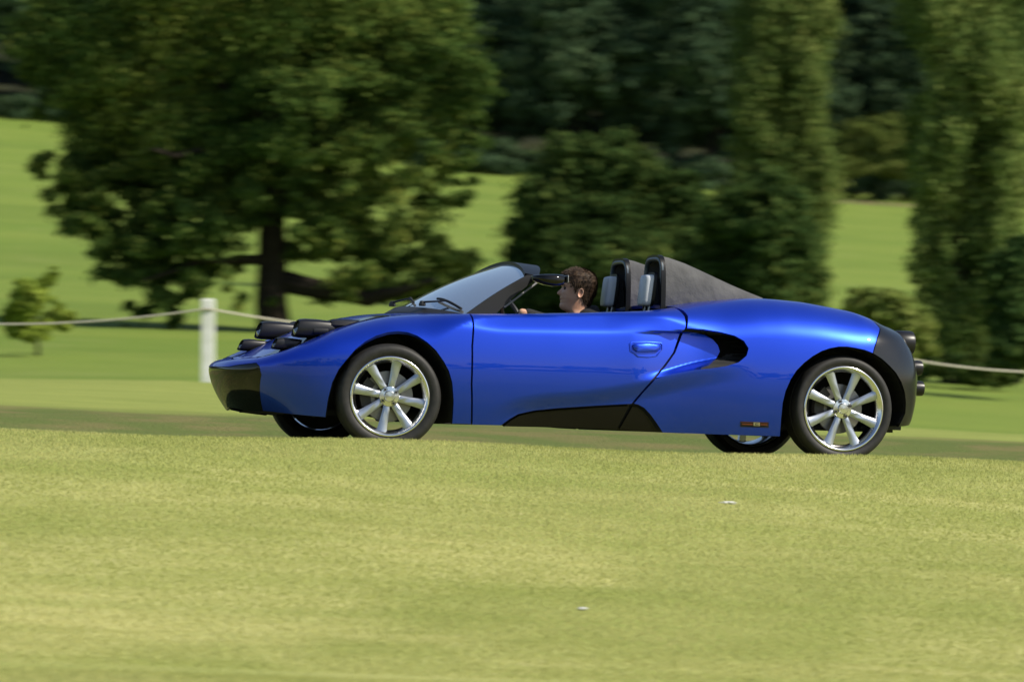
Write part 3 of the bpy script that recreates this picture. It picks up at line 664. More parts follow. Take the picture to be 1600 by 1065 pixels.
# interior
m_ = MB(); m_.box((-.62, 0, .60), (.30, 1.30, .20)); m_.box((-.50, .36, .655), (.16, .40, .06)); m_.build('dashboard', M['black'], car, bevel=.03)
m_ = MB(); m_.box((.42, 0, .50), (.05, 1.30, .50), Matrix.Rotation(R(8), 3, 'Y')); m_.build('bulkhead', M['dark'], car, bevel=.01)
m_ = MB(); m_.box((0, 0, .30), (1.1, .18, .20)); m_.build('centre_tunnel', M['black'], car, bevel=.03)
def rrect(cx, cy, cz, w, h, n=20, e=.35):
    return [(cx, cy + w / 2 * math.copysign(abs(math.cos(a)) ** e, math.cos(a)), cz + h / 2 * math.copysign(abs(math.sin(a)) ** e, math.sin(a))) for a in np.linspace(0, 2 * math.pi, n + 1)[:n]]
SV = .345
for sg, hx0, hx1, hy0, hy1 in ((-1, 1001, 1021.5, 427, 480), (1, 941, 965, 427, 484)):
    v = sg * SV; st = empty('seat', (0, 0, 0), car)
    hp = P3((hx0 + hx1) / 2, (hy0 + hy1) / 2, v)
    m_ = MB()
    m_.box((hp.x - .30, v, .27), (.50, .44, .12), Matrix.Rotation(R(8), 3, 'Y')); m_.build('seat_cushion', M['black'], st, bevel=.04)
    m_ = MB(); rings = []
    for t in np.linspace(0, 1, 7):
        zz = .27 + .42 * t; xx = hp.x - .12 + .13 * t; w_ = .44 - .10 * t
        rings.append([(xx + a, v + b, zz) for a, b in ((-.04, -w_ / 2), (-.06, -w_ / 2 + .05), (-.03, 0), (-.06, w_ / 2 - .05), (-.04, w_ / 2), (.05, w_ / 2 - .02), (.05, -w_ / 2 + .02))])
    m_.loft(rings); m_.build('backrest', M['black'], st)
    # headrest: pale padded face on a black shell
    m_ = MB(); H = .175; zc_ = hp.z
    m_.loft([[(x + .010 * ((z - zc_) / .09), y, z) for x, y, z in rrect(hp.x + d, v, zc_, w_, h_)] for d, w_, h_ in ((-.036, .085, H * .86), (-.031, .115, H * .95), (-.015, .128, H), (.012, .128, H))]); m_.build('headrest', M['leather'], st, sharp=60)
    m_ = MB(); m_.loft([[(x + .010 * ((z - zc_) / .09), y, z) for x, y, z in rrect(hp.x + d, v, zc_ + .006, w_, h_)] for d, w_, h_ in ((.010, .138, H + .014), (.026, .142, H + .016), (.032, .12, H))]); m_.build('headrest_shell', M['header'], st, sharp=40)
    
    for q in (-.035, .035): m_ = MB(); m_.tube([(hp.x + .01, v + q, zc_ - .06), (hp.x - .01, v + q, zc_ - .16)], .006, 8); m_.build('headrest_rod', M['chrome'], st)
# roll hoops, roof humps
HV = .30
for sg in (-1, 1):
    v = sg * HV
    topz = P3(1016, 404, -HV).z; bz = .72; hx = P3(1022, 430, -HV).x; w_ = .27
    pts = []
    for a in np.linspace(0, math.pi, 17): pts.append(Vector((hx + .0, v + w_ / 2 * math.copysign(abs(math.cos(a)) ** .55, math.cos(a)), topz - .10 + .10 * abs(math.sin(a)) ** .6)))
    pts = [Vector((hx + .04, v + w_ / 2, bz))] + pts + [Vector((hx + .04, v - w_ / 2, bz))]
    m_ = MB(); m_.tube(pts, .013, 10); m_.build('roll_hoop', M['hoop'], car)
    # hump: fabric fairing falling away behind the hoop
    fx = P3(1036, 440, -HV - .2).x; tz = P3(1034, 398.5, -HV - .05).z
    prof = [(1036, 398.5), (1050, 401.5), (1075, 410), (1100, 421), (1125, 432.5), (1150, 444), (1175, 454.5), (1200, 464.5)]
    rings = []
    for i, (a, b) in enumerate(prof):
        q = P3(a, b, -HV - .12); t = i / (len(prof) - 1); ww = .31 - .03 * t; base = .70
        xx = q.x; ring = []
        for k in range(21):
            an = math.pi * k / 20; e = .42 + .35 * t
            ring.append((xx, v + ww / 2 * math.copysign(abs(math.cos(an)) ** e, math.cos(an)), base + max(q.z - base, .02) * abs(math.sin(an)) ** (.38 + .2 * t)))
        rings.append(ring)
    # refine
    fine = []
    for i in range(len(rings) - 1):
        for s_ in range(4):
            t = s_ / 4; fine.append([tuple(np.array(p) * (1 - t) + np.array(q) * t) for p, q in zip(rings[i], rings[i + 1])])
    fine.append(rings[-1])
    m_ = MB(); m_.loft(fine, False, False); hm = m_.build('roof_hump', M['fabric'], car, sharp=80)
    sd = hm.modifiers.new('thick', 'SOLIDIFY'); sd.thickness = .008
    r0 = fine[0]; m_ = MB(); rg = []
    for k in range(21):
        p = Vector(r0[k]); c = Vector((p.x, v, .75)); inn = (c - p); inn.x = 0; inn.normalize()
        rg.append([p + Vector((-.016, 0, 0)) - inn * .004, p + Vector((.010, 0, 0)) - inn * .004, p + Vector((.010, 0, 0)) + inn * .012, p + Vector((-.016, 0, 0)) + inn * .012])
    m_.loft(rg); m_.build('hump_frame', M['header'], hm)
    # dark lining panel inside with a tilted flap, as seen beside the far hoop
    m_ = MB(); m_.box((fx + .10, v, .86), (.012, .26, .26), Matrix.Rotation(R(-6), 3, 'Y')); m_.build('rear_lining', M['dark'], hm)
# steering wheel
sw_c = Vector((P3(800, 485, .36).x + .02, .36, .705)); m_ = MB()
pts = []; ax = Vector((1, 0, .45)).normalized(); e1 = Vector((0, 1, 0)); e2 = ax.cross(e1)
ring = [sw_c + (e1 * math.cos(a) + e2 * math.sin(a)) * .165 for a in np.linspace(0, 2 * math.pi, 33)]
m_.tube(ring, .014, 8, cap=False)
for a in (0, math.pi, math.pi * 1.5): m_.tube([sw_c - ax * .02, sw_c + (e1 * math.cos(a) + e2 * math.sin(a)) * .165], .011, 6)
m_.tube([sw_c - ax * .02, sw_c - ax * .22], .03, 10); m_.build('steering_wheel', M['black'], car)

# ------------------------------------------------------------------ driver
drv = empty('person'); drv.matrix_world = car.matrix_world.copy()
tag(drv, 'man with short dark hair and black top driving, seen in profile', 'person')
hc = P3(898, 486, .36)                # below the ear, chin height
def head_mesh():
    zk = [-.07, -.03, -.005, .006, .02, .035, .045, .055, .062, .070, .082, .092, .105, .12, .132, .145, .158, .175, .195, .212, .226, .236, .240]
    Fk = [.034, .036, .055, .083, .094, .094, .089, .093, .088, .0945, .092, .090, .0885, .086, .084, .090, .094, .092, .084, .070, .049, .024, .001]
    Bk = [.078, .074, .072, .072, .073, .075, .077, .080, .082, .085, .090, .094, .099, .103, .106, .108, .109, .107, .099, .085, .060, .030, .001]
    Wk = [.060, .057, .056, .054, .057, .060, .062, .064, .065, .067, .069, .070, .072, .0745, .076, .077, .077, .0755, .071, .061, .044, .022, .001]
    nz_, na = 110, 96; zs = np.linspace(zk[0], zk[-1], nz_); vs = []
    Fs, Bs, Ws = gsm(np.interp(zs, zk, Fk), .8), gsm(np.interp(zs, zk, Bk), 2), gsm(np.interp(zs, zk, Wk), 2)
    Fs[-1] = Bs[-1] = Ws[-1] = .0005
    for i, z in enumerate(zs):
        jaw = float(sstep(.07 - z, 0, .05))
        for k in range(na):
            a = 2 * math.pi * k / na; c, s = math.cos(a), math.sin(a)
            ex = 1.0; x = (Fs[i] if c > 0 else Bs[i]) * (abs(c) ** ex) * (1 if c > 0 else -1); y = Ws[i] * abs(s) ** (.9 + .25 * jaw * (c > 0)) * (1 if s > 0 else -1)
            if c > 0:
                nose = .025 * float(sstep(z, .140, .098)) if z > .098 else .025 * float(sstep(z, .080, .096))
                wy = .0075 + .006 * float(sstep(z, .13, .095)); x += nose * math.exp(-(y / wy) ** 2)
                x -= .013 * math.exp(-((abs(y) - .031) / .014) ** 2 - ((z - .129) / .011) ** 2)
                x += .005 * math.exp(-((abs(y) - .028) / .02) ** 2 - ((z - .148) / .008) ** 2)
                x += .004 * math.exp(-((abs(y) - .045) / .015) ** 2 - ((z - .105) / .014) ** 2)
                x -= .003 * math.exp(-(y / .022) ** 2 - ((z - .0625) / .0025) ** 2)
            vs.append((x, y, z))
    fs = [(i * na + k, i * na + (k + 1) % na, (i + 1) * na + (k + 1) % na, (i + 1) * na + k) for i in range(nz_ - 1) for k in range(na)]
    fs += [tuple(range(na))[::-1], tuple((nz_ - 1) * na + k for k in range(na))]
    return vs, fs
turn = Matrix.Rotation(R(180 - 12), 4, 'Z') @ Matrix.Rotation(R(-2), 4, 'Y')
HM = Matrix.Translation(hc + Vector((.003, 0, 0))) @ turn @ Matrix.Scale(.975, 4)
hv_, hf_ = head_mesh(); body = MB(); body.add([HM @ Vector(v) for v in hv_], hf_)
# ears
for sy in (-1, 1):
    rings = []
    for t, r_, yo in ((0, .6, .0), (.35, .95, .006), (.7, 1.0, .013), (1, .86, .016), (.9, .62, .010), (.7, .3, .006)):
        rings.append([HM @ Vector((-.010 + .017 * r_ * math.cos(a) - .004 * math.sin(a) - yo * .5, sy * (.0715 + yo), .103 + .031 * r_ * math.sin(a) * (1 if math.sin(a) > 0 else .95))) for a in np.linspace(0, 2 * math.pi, 17)[:16]])
    body.loft(rings)
def skin_obj(name, pts, edges, rads, matl, parent, sub=2, extra=None, voxel=0):
    me = bpy.data.meshes.new(name); me.from_pydata([tuple(p) for p in pts], edges, []); o = bpy.data.objects.new(name, me); COL.objects.link(o)
    m_ = o.modifiers.new('s', 'SKIN'); m_.use_smooth_shade = True
    for i, r_ in enumerate(rads): 
        me.skin_vertices[0].data[i].radius = (r_, r_) if not hasattr(r_, '__len__') else r_
    me.skin_vertices[0].data[0].use_root = True
    ss = o.modifiers.new('d', 'SUBSURF'); ss.levels = sub; ss.render_levels = sub
    dg = bpy.context.evaluated_depsgraph_get(); ev_ = bpy.data.meshes.new_from_object(o.evaluated_get(dg)); bpy.data.objects.remove(o)
    vv_ = [v.co.copy() for v in ev_.vertices]; ff_ = [tuple(p.vertices) for p in ev_.polygons]; bpy.data.meshes.remove(ev_)
    return vv_, ff_
sh_z = hc.z - .075; hipx = hc.x - .10
neck0 = Vector((hc.x + .060, hc.y, hc.z - .035)); neck1 = hc + Vector((.02, 0, .03))
pel = Vector((hipx, hc.y, .34)); chest = Vector((hc.x + .03, hc.y, sh_z - .13)); upch = Vector((hc.x + .085, hc.y, sh_z + .005))
shL, shR = Vector((hc.x + .080, hc.y - .175, sh_z - .01)), Vector((hc.x + .080, hc.y + .175, sh_z - .01))
gripL = sw_c + (-e1 * math.cos(.5) + Vector((0, 0, 1)) * .06) * .165 + Vector((0, 0, .02)); gripR = sw_c + (e1 * .9 + Vector((0, 0, 1)) * .1) * .165
gripL = P3(793, 482, .21); 
elL = shL.lerp(gripL, .5) + Vector((0, -.05, -.045)); elR = shR.lerp(gripR, .5) + Vector((0, .05, -.10))
knL, knR = pel + Vector((-.42, -.10, .10)), pel + Vector((-.42, .10, .10)); ftL, ftR = knL + Vector((-.38, 0, -.20)), knR + Vector((-.38, 0, -.20))
pts = [pel, chest, upch, neck0, neck1, shL, elL, gripL + Vector((.06, 0, -.012)), shR, elR, gripR + Vector((.06, 0, 0)), pel + Vector((-.08, -.09, .01)), knL, ftL, pel + Vector((-.08, .09, .01)), knR, ftR]
edg = [(0, 1), (1, 2), (2, 3), (3, 4), (2, 5), (5, 6), (6, 7), (2, 8), (8, 9), (9, 10), (0, 11), (11, 12), (12, 13), (0, 14), (14, 15), (15, 16)]
rad = [.13, .135, .10, .062, .055, .055, .040, .026, .055, .040, .026, .08, .055, .04, .08, .055, .04]
bv, bf = skin_obj('b', pts, edg, rad, None, None); body.add(bv, bf)
# hands closed round the rim: palm, four fingers, thumb
def hand(g, side):
    out = []
    wr_ = g + Vector((.06, 0, -.012))
    bvv, bff = skin_obj('h', [wr_, g + Vector((.02, 0, 0)), g + Vector((-.012, 0, .008))], [(0, 1), (1, 2)], [(.026, .022), (.040, .020), (.038, .017)], None, None, 2); body.add(bvv, bff)
    for k in range(4):
        o_ = (-.027 + .018 * k) ; ln = (1, 1.12, 1.05, .85)[k]
        b0 = g + Vector((-.005, o_, .012)); p1 = b0 + Vector((-.034 * ln, 0, .006)); p2 = p1 + Vector((-.018 * ln, 0, -.022 * ln)); p3 = p2 + Vector((.010, 0, -.020 * ln))
        vv_, ff_ = skin_obj('f', [b0, p1, p2, p3], [(0, 1), (1, 2), (2, 3)], [.0095, .009, .0082, .007], None, None, 2); body.add(vv_, ff_)
    t0 = g + Vector((.015, side * .022, -.005)); t1 = t0 + Vector((-.025, side * .016, -.012)); t2 = t1 + Vector((-.024, -side * .004, -.008))
    vv_, ff_ = skin_obj('t', [t0, t1, t2], [(0, 1), (1, 2)], [.011, .010, .008], None, None, 2); body.add(vv_, ff_)
hand(gripL, 1); hand(gripR, -1)
bo = mk('body_base', body.v, body.f, M['skin'])
rm = bo.modifiers.new('fuse', 'REMESH'); rm.mode = 'VOXEL'; rm.voxel_size = .0035; rm.use_smooth_shade = True
sm = bo.modifiers.new('soft', 'SMOOTH'); sm.iterations = 2; sm.factor = .4
dg_ = bpy.context.evaluated_depsgraph_get(); bme = bpy.data.meshes.new_from_object(bo.evaluated_get(dg_)); bpy.data.objects.remove(bo)
bb = bmesh.new(); bb.from_mesh(bme); seen = set(); isl = []
for v0 in bb.verts:
    if v0 in seen: continue
    st_ = [v0]; seen.add(v0); comp = []
    while st_:
        q = st_.pop(); comp.append(q)
        for e_ in q.link_edges:
            w_ = e_.other_vert(q)
            if w_ not in seen: seen.add(w_); st_.append(w_)
    isl.append(comp)
isl.sort(key=len); bmesh.ops.delete(bb, geom=[v for c_ in isl[:-1] for v in c_], context='VERTS'); bb.to_mesh(bme); bb.free()
bme.polygons.foreach_set('use_smooth', np.ones(len(bme.polygons), bool)); bme.name = 'body'
bo = bpy.data.objects.new('body', bme); COL.objects.link(bo); bo.parent = drv
# clothing
cp = [pel + Vector((0, 0, -.02)), chest, upch, neck0 + Vector((.008, 0, .03)), shL, elL, gripL + Vector((.085, 0, -.016)), shR, elR, gripR + Vector((.085, 0, 0)), neck0 + Vector((-.004, 0, .062))]
cv, cf = skin_obj('c', cp, [(0, 1), (1, 2), (2, 3), (2, 4), (4, 5), (5, 6), (2, 7), (7, 8), (8, 9), (3, 10)], [.145, .155, .125, .088, .080, .052, .034, .080, .052, .034, .078], None, None)
mk('jumper', cv, cf, M['shirt'], drv)
tp = [pel, pel + Vector((-.08, -.09, .01)), knL, ftL + Vector((.05, 0, .03)), pel + Vector((-.08, .09, .01)), knR, ftR + Vector((.05, 0, .03))]
cv, cf = skin_obj('t', tp, [(0, 1), (1, 2), (2, 3), (0, 4), (4, 5), (5, 6)], [.15, .095, .068, .05, .095, .068, .05], None, None); mk('trousers', cv, cf, M['shirt'], drv)
for f_ in (ftL, ftR):
    m_ = MB(); m_.loft([[f_ + Vector((dx, w_ * math.cos(a), h_ * math.sin(a) + dz)) for a in np.linspace(0, 2 * math.pi, 13)[:12]] for dx, w_, h_, dz in ((.05, .03, .04, .02), (.0, .045, .05, 0), (-.08, .045, .045, .03), (-.15, .04, .03, .08), (-.18, .02, .015, .10))]); m_.build('shoe', M['dark'], drv)
# hair: a cap over the skull with many short strands
hvn = np.array(hv_); na = 96; nzv = len(hvn) // na
def hairline(ang):                     # ang from the face, 0..pi
    a = abs(ang); return np.interp(a, [0, .45, .8, 1.15, 1.35, 1.5, 1.62, 1.8, 2.1, 2.6, math.pi], [.186, .188, .180, .150, .108, .100, .135, .085, .045, .028, .022])
vs = []; ok = []
for i in range(nzv):
    for k in range(na):
        a = 2 * math.pi * k / na; a = a if a < math.pi else a - 2 * math.pi
        p = Vector(hvn[i * na + k]); h = float(hairline(a)); inside = p.z - h
        th = -.004 + .012 * float(sstep(inside, -.006, .022)) + .007 * float(sstep(p.z, .17, .23)); 
        d = (p - Vector((-.01, 0, .12))).normalized(); n_ = .0012 * math.sin(9 * a + 40 * p.z) + random.uniform(-.0006, .0006)
        vs.append(p + d * (th + n_)); ok.append(inside > -.004)
fs = [f for f in hf_[:-2] if all(ok[i] for i in f)] + [hf_[-1]]
hcap = mk('hair', [HM @ v for v in vs], fs, M['hair'], drv)
m_v = []; m_f = []
for _ in range(11000):
    i = random.randrange(nzv); k = random.randrange(na); j = i * na + k
    if not ok[j]: continue
    p = vs[j]; d = (p - Vector((-.01, 0, .12))).normalized()
    flow = Vector((-.2 + .9 * (p.x > .03) , 0, -1)) if p.z < .19 else Vector((.7 if p.x > -.02 else -.8, random.uniform(-.5, .5), -.1))
    g = (flow + d * random.uniform(.25, .8) + Vector((random.uniform(-.5, .5), random.uniform(-.4, .4), random.uniform(-.3, .3)))).normalized()
    ln = random.uniform(.010, .022); s_ = g.cross(d).normalized() * .0011; n0 = len(m_v); p0 = p - d * .004
    m_v += [HM @ (p0 - s_), HM @ (p0 + s_), HM @ (p0 + g * ln * .6 + d * .002 + s_ * .6), HM @ (p0 + g * ln)]; m_f += [(n0, n0 + 1, n0 + 2), (n0, n0 + 2, n0 + 3)]
mk('strands', m_v, m_f, M['hair'], hcap, False)
for sy in (-1, 1):
    bm = bmesh.new(); bmesh.ops.create_uvsphere(bm, u_segments=16, v_segments=10, radius=.0115); me = bpy.data.meshes.new('eye'); bm.to_mesh(me); bm.free(); me.materials.append(M['eye'])
    o = bpy.data.objects.new('eye', me); COL.objects.link(o); o.parent = drv; o.location = HM @ Vector((.0685, sy * .031, .129))
    m_ = MB(); m_.tube([HM @ Vector((x, sy * y, z)) for x, y, z in ((.093, .014, .147), (.092, .028, .151), (.083, .043, .149), (.075, .050, .145))], [.002, .0035, .003, .0015], 6, flat=.8); m_.build('eyebrow', M['hair'], drv)
m_ = MB(); m_.tube([HM @ Vector((x, y, z)) for x, y, z in ((.079, -.022, .0625), (.089, -.010, .064), (.0915, 0, .0635), (.089, .010, .064), (.079, .022, .0625))], [.0015, .004, .0045, .004, .0015], 6); m_.build('lips', M['lips'], drv)

# ------------------------------------------------------------------ fence posts and rope
def at(px, d): return (px - 800) / F_PX * d
posts = []
for (px, d, base_y, lab) in ((-270, 56, 602, 'white wooden post left of the big oak, outside the picture edge'), (325, 55, 600, 'square white wooden fence post standing left of the blue car nose'), (850, 57, 638, 'white wooden fence post hidden behind the car door'), (1340, 60, 653, 'white wooden fence post hidden behind the car tail'), (1850, 62, 672, 'white wooden post right of the poplars')):
    x = at(px, d); zb_ = -(base_y - HORIZON) / F_PX * d + EYE; gz = float(GZ(x, d)); 
    posts.append((x, d, zb_ + 1.19, gz, lab, px))
for x, d, zt_, gz, lab, px in posts:
    po = empty('fence_post', (x, d, gz)); tag(po, lab, 'post', 'white posts carrying the rope')
    m_ = MB(); hgt = zt_ - gz; w_ = .085; m_.loft([[(a * w_, b * w_, z) for a, b in ((-1, -1), (1, -1), (1, 1), (-1, 1))] for z in (-.25, hgt - .02)] + [[(a * w_ * .85, b * w_ * .85, hgt) for a, b in ((-1, -1), (1, -1), (1, 1), (-1, 1))]]); m_.build('shaft', M['post'], po, smooth=False, bevel=.006)
    m_ = MB(); m_.lathe([(.012, 0), (.028, 0), (.028, .012), (.012, .012)], 14, 'y', (0, -w_ - .012, hgt - .14)); m_.build('rope_eye', M['chrome'], po)
rp = []
for i in range(len(posts) - 1):
    a, b = posts[i], posts[i + 1]; sag = (.20, .13, .16, .24)[i]
    for t in np.linspace(0, 1, 25)[:-1]:
        rp.append((a[0] + (b[0] - a[0]) * t, a[1] + (b[1] - a[1]) * t - .115, (a[2] + (b[2] - a[2]) * t) - .14 - 4 * sag * t * (1 - t)))
m_ = MB(); m_.tube(rp, .015, 8); tag(m_.build('rope', M['rope']), 'pale sagging rope strung from post to post across the lawn', 'rope')

# ------------------------------------------------------------------ scraps on the lawn
def on_lawn(px, py):
    best = None
    for d in np.linspace(14, 21, 400):
        x = at(px, d); z = float(GZ(x, d)) - EYE; e = abs(HORIZON - F_PX * z / d - py)
        if best is None or e < best[0]: best = (e, x, d, z + EYE)
    return Vector(best[1:])
for px, py, r_, lab in ((1137, 789, .04, 'larger crumpled white scrap lying on the lawn right of centre'), (910, 954, .028, 'smaller crumpled white scrap lying on the near lawn')):
    c = on_lawn(px, py); bm = bmesh.new(); bmesh.ops.create_icosphere(bm, subdivisions=3, radius=1)
    for v in bm.verts:
        q = v.co.copy(); f_ = 1 + .22 * math.sin(5 * q.x + px) * math.sin(7 * q.y + 1) + .12 * math.sin(13 * q.x + 9 * q.z)
        v.co = Vector((q.x * r_ * f_, q.y * r_ * .55 * f_, q.z * r_ * .22 * f_ + .012))
    me = bpy.data.meshes.new('paper_scrap'); bm.to_mesh(me); bm.free(); me.materials.append(M['paper']); o = bpy.data.objects.new('paper_scrap', me); COL.objects.link(o); o.location = c; o.rotation_euler = (0, 0, px); tag(o, lab, 'paper scrap')

# ------------------------------------------------------------------ vegetation
def leaf_cloud(blobs, n, size, squash=.8, up=.25, shell=.55, rng=None, clump=None, droop=0.):
    """blobs: (x, y, z, rx, ry, rz) -> many small leaf quads gathered in clumps"""
    rng = rng or RNG; B = np.array(blobs, float); vol = (B[:, 3] * B[:, 4] * B[:, 5]) ** .72; nc = max(40, int(n / (clump or 60)))
    bi = rng.choice(len(B), nc, p=vol / vol.sum()); d = rng.normal(size=(nc, 3)); d /= np.linalg.norm(d, axis=1)[:, None]
    rr = rng.uniform(shell, 1.0, nc) ** .7; C = B[bi, :3] + d * B[bi, 3:6] * rr[:, None]
    cr_ = B[bi, 3:6].mean(1) * rng.uniform(.13, .30, nc)
    m = rng.integers(0, nc, n); o = rng.normal(size=(n, 3)) * .5; 
    L = C[m] + o * cr_[m][:, None] * np.array([1.2, 1.2, squash]); L[:, 2] -= droop * cr_[m] * (o[:, 0] ** 2 + o[:, 1] ** 2)
    nr_ = d[m] * .6 + rng.normal(size=(n, 3)) * .55 + np.array([0, 0, up]); nr_ /= np.linalg.norm(nr_, axis=1)[:, None]
    a = np.cross(nr_, rng.normal(size=(n, 3))); a /= np.linalg.norm(a, axis=1)[:, None]; b = np.cross(nr_, a)
    s = size * rng.uniform(.6, 1.35, n)[:, None]
    v = np.stack([L - a * s, L - b * s * .55, L + a * s, L + b * s * .55], 1).reshape(-1, 3)
    return v, np.arange(4 * n).reshape(n, 4)
def limb(m_, a, b, r0, r1, n=6, wob=.06, rng=random):
    a = Vector(a); b = Vector(b); L = (b - a).length
    pts = [a.lerp(b, t) + Vector((rng.uniform(-1, 1), rng.uniform(-1, 1), rng.uniform(-1, 1))) * wob * L * math.sin(math.pi * t) for t in np.linspace(0, 1, n)]
    m_.tube(pts, list(np.linspace(r0, r1, n)), 9)
def tree_px(name, label, d, blobs_px, n, size, matl, base_px, trunk_r, limbs=(), group=None, dep=1., shell=.5, up=.25, clump=None, squash=.8, droop=0., base_dz=0.):
    k = d / F_PX; bx = at(base_px, d); bz = float(GZ(bx, d)); root = empty(name, (bx, d, bz)); tag(root, label, 'tree', group)
    B = []
    rg = random.Random(len(blobs_px) * 31 + int(base_px))
    for q in blobs_px:
        px, py, rx, ry = q[:4]; dy = q[4] if len(q) > 4 else rg.uniform(-.5, .5) * 3 * dep
        B.append(((px - base_px) * k, dy, -(py - HORIZON) * k + EYE - bz, rx * k, max(rx, ry) * k * dep * .8, ry * k))
    v, f = leaf_cloud(B, n, size, squash, up, shell, clump=clump, droop=droop); mk('crown', v, f, matl, root, False)
    m_ = MB()
    top = max(b[2] for b in B); 
    for (p0, p1, r0, r1) in limbs:
        a = ((p0[0] - base_px) * k, 0 if len(p0) < 3 else p0[2], -(p0[1] - HORIZON) * k + EYE - bz); b = ((p1[0] - base_px) * k, 0 if len(p1) < 3 else p1[2], -(p1[1] - HORIZON) * k + EYE - bz)
        limb(m_, a, b, r0, r1, wob=.02 if r0 > .2 else .06)
    m_.build('trunk', M['bark'], root); return root
oak_blobs = [(400, -40, 240, 150), (250, 60, 190, 130), (140, 30, 120, 120), (560, 20, 170, 130), (650, 90, 105, 110), (690, 130, 72, 80), (600, 160, 140, 90), (430, 120, 190, 120), (310, 190, 170, 100),
             (180, 190, 120, 70), (110, 265, 66, 34), (165, 290, 90, 45), (280, 270, 130, 75), (420, 240, 140, 80), (560, 250, 110, 70), (655, 250, 85, 55), (715, 270, 40, 30), (220, 350, 95, 48), (150, 345, 40, 40), (300, 350, 100, 55),
             (520, 310, 80, 45), (620, 330, 110, 55), (700, 350, 50, 60), (250, 410, 75, 42), (230, 455, 55, 40), (250, 505, 32, 32), (195, 505, 18, 24), (335, 400, 60, 34), (380, 460, 30, 26), (600, 400, 110, 48), (690, 410, 62, 48), (560, 450, 70, 26),
             (640, 455, 60, 26), (460, 470, 30, 18), (490, 390, 60, 30), (400, 330, 50, 40), (350, 290, 90, 60), (480, 180, 150, 90), (110, 120, 90, 80), (725, 200, 40, 60), (730, 130, 36, 60), (700, 300, 50, 40), (715, 380, 44, 40), (90, 60, 80, 80), (560, 370, 80, 40), (400, 270, 120, 60), (540, 420, 60, 34), (600, 440, 80, 34), (700, 440, 50, 36), (520, 350, 60, 40), (470, 300, 70, 40), (360, 360, 60, 34), (380, 310, 60, 40), (200, 400, 60, 40), (260, 450, 50, 40), (215, 485, 34, 40), (265, 500, 26, 40), (190, 345, 70, 40), (110, 300, 50, 26), (95, 270, 40, 24), (290, 420, 60, 44), (130, 330, 50, 36), (245, 380, 70, 44), (350, 430, 40, 24), (160, 240, 80, 50)]
tree_px('oak_tree', 'big spreading oak with drooping branches and thick trunk behind the car nose', 100, oak_blobs, 260000, .075, M['oak'], 430, .5,
        [((428, 545), (425, 360), .46, .36), ((425, 360), (435, 180), .36, .28), ((435, 180), (440, 20), .30, .18), ((425, 400, 0), (300, 415, -1), .16, .06), ((300, 415, -1), (230, 440, -1.5), .06, .03), ((450, 440, 0), (580, 470, -1.2), .30, .18), ((580, 470, -1.2), (680, 440, -2), .18, .07),
         ((430, 220, 0), (540, 100, -1), .2, .08), ((430, 200, 0), (330, 110, -1), .2, .08), ((430, 260, 0), (250, 240, -2), .16, .05), ((440, 250, 0), (640, 200, 1), .16, .05), ((428, 320, 0), (520, 280, 1), .12, .05), ((425, 330), (300, 330, 1), .12, .04)], shell=.55, clump=170, droop=.25)
def poplar(px, d, half_top, half_bot, top, bot, n, seed, label, limbs):
    rg = random.Random(seed); B = []
    for i in range(120):
        t = rg.random(); y = top + (bot - top) * t; hw = np.interp(t, [0, .35, .8, 1], [half_top, half_top * 1.1, half_bot, half_bot * .6])
        x = px + rg.uniform(-.75, .75) * hw; B.append((x, y, hw * rg.uniform(.24, .46), hw * rg.uniform(.55, 1.1), rg.uniform(-.7, .7) * hw * d / F_PX))
    return tree_px('poplar_tree', label, d, B, n, .062 * d / 95, M['poplar'], px, .3, limbs, 'tall poplars behind the rope', 1.0, .3, .1, 45, 1.5)
poplar(1225, 140, 88, 70, -330, 560, 190000, 3, 'tall narrow poplar rising behind the dark round bushes and the car', [((1225, 600), (1222, -200), .45, .12)])
poplar(1512, 95, 92, 86, -330, 590, 200000, 5, 'tall narrow poplar at the right side with bare lower trunk', [((1483, 612), (1495, 420), .26, .2), ((1495, 420), (1520, -200), .2, .07), ((1490, 480, 0), (1440, 380, -.3), .1, .04), ((1492, 470, 0), (1560, 360, .3), .1, .04), ((1486, 590, .2), (1465, 420, .4), .09, .04)])
tree_px('round_tree', 'dark broad rounded tree standing straight behind the driver', 130, [(900, 330, 110, 100), (940, 260, 75, 55), (890, 240, 50, 40), (985, 330, 90, 90), (850, 390, 65, 60), (940, 420, 130, 70), (1050, 360, 70, 80), (1070, 420, 90, 60), (870, 300, 55, 55), (1010, 280, 40, 35), (830, 430, 40, 40), (1060, 300, 50, 40), (920, 480, 150, 50)],
        65000, .12, M['bush'], 940, .4, [((940, 560), (940, 380), .35, .2), ((940, 400), (880, 300), .15, .05), ((940, 400), (1010, 320), .15, .05)], shell=.4, up=.35, group='round trees behind the cockpit')
tree_px('round_tree', 'dark bushy tree between the driver and the left poplar', 125, [(1190, 340, 70, 70), (1215, 400, 66, 80), (1150, 400, 70, 80), (1200, 450, 90, 60), (1130, 340, 40, 50), (1240, 330, 34, 40), (1180, 290, 40, 36), (1110, 440, 60, 60), (1245, 440, 32, 50)],
        45000, .11, M['bush'], 1190, .3, [((1190, 560), (1190, 400), .3, .16)], shell=.4, up=.35, group='round trees behind the cockpit')
def shrub(label, d, blobs, n, size, matl, px, name='shrub', cat='shrub'):
    r_ = tree_px(name, label, d, blobs, n, size, matl, px, .1, [((px, 600 if d < 90 else 560), (px, blobs[0][1]), .05, .02)], shell=.3, up=.3); r_['category'] = cat; return r_
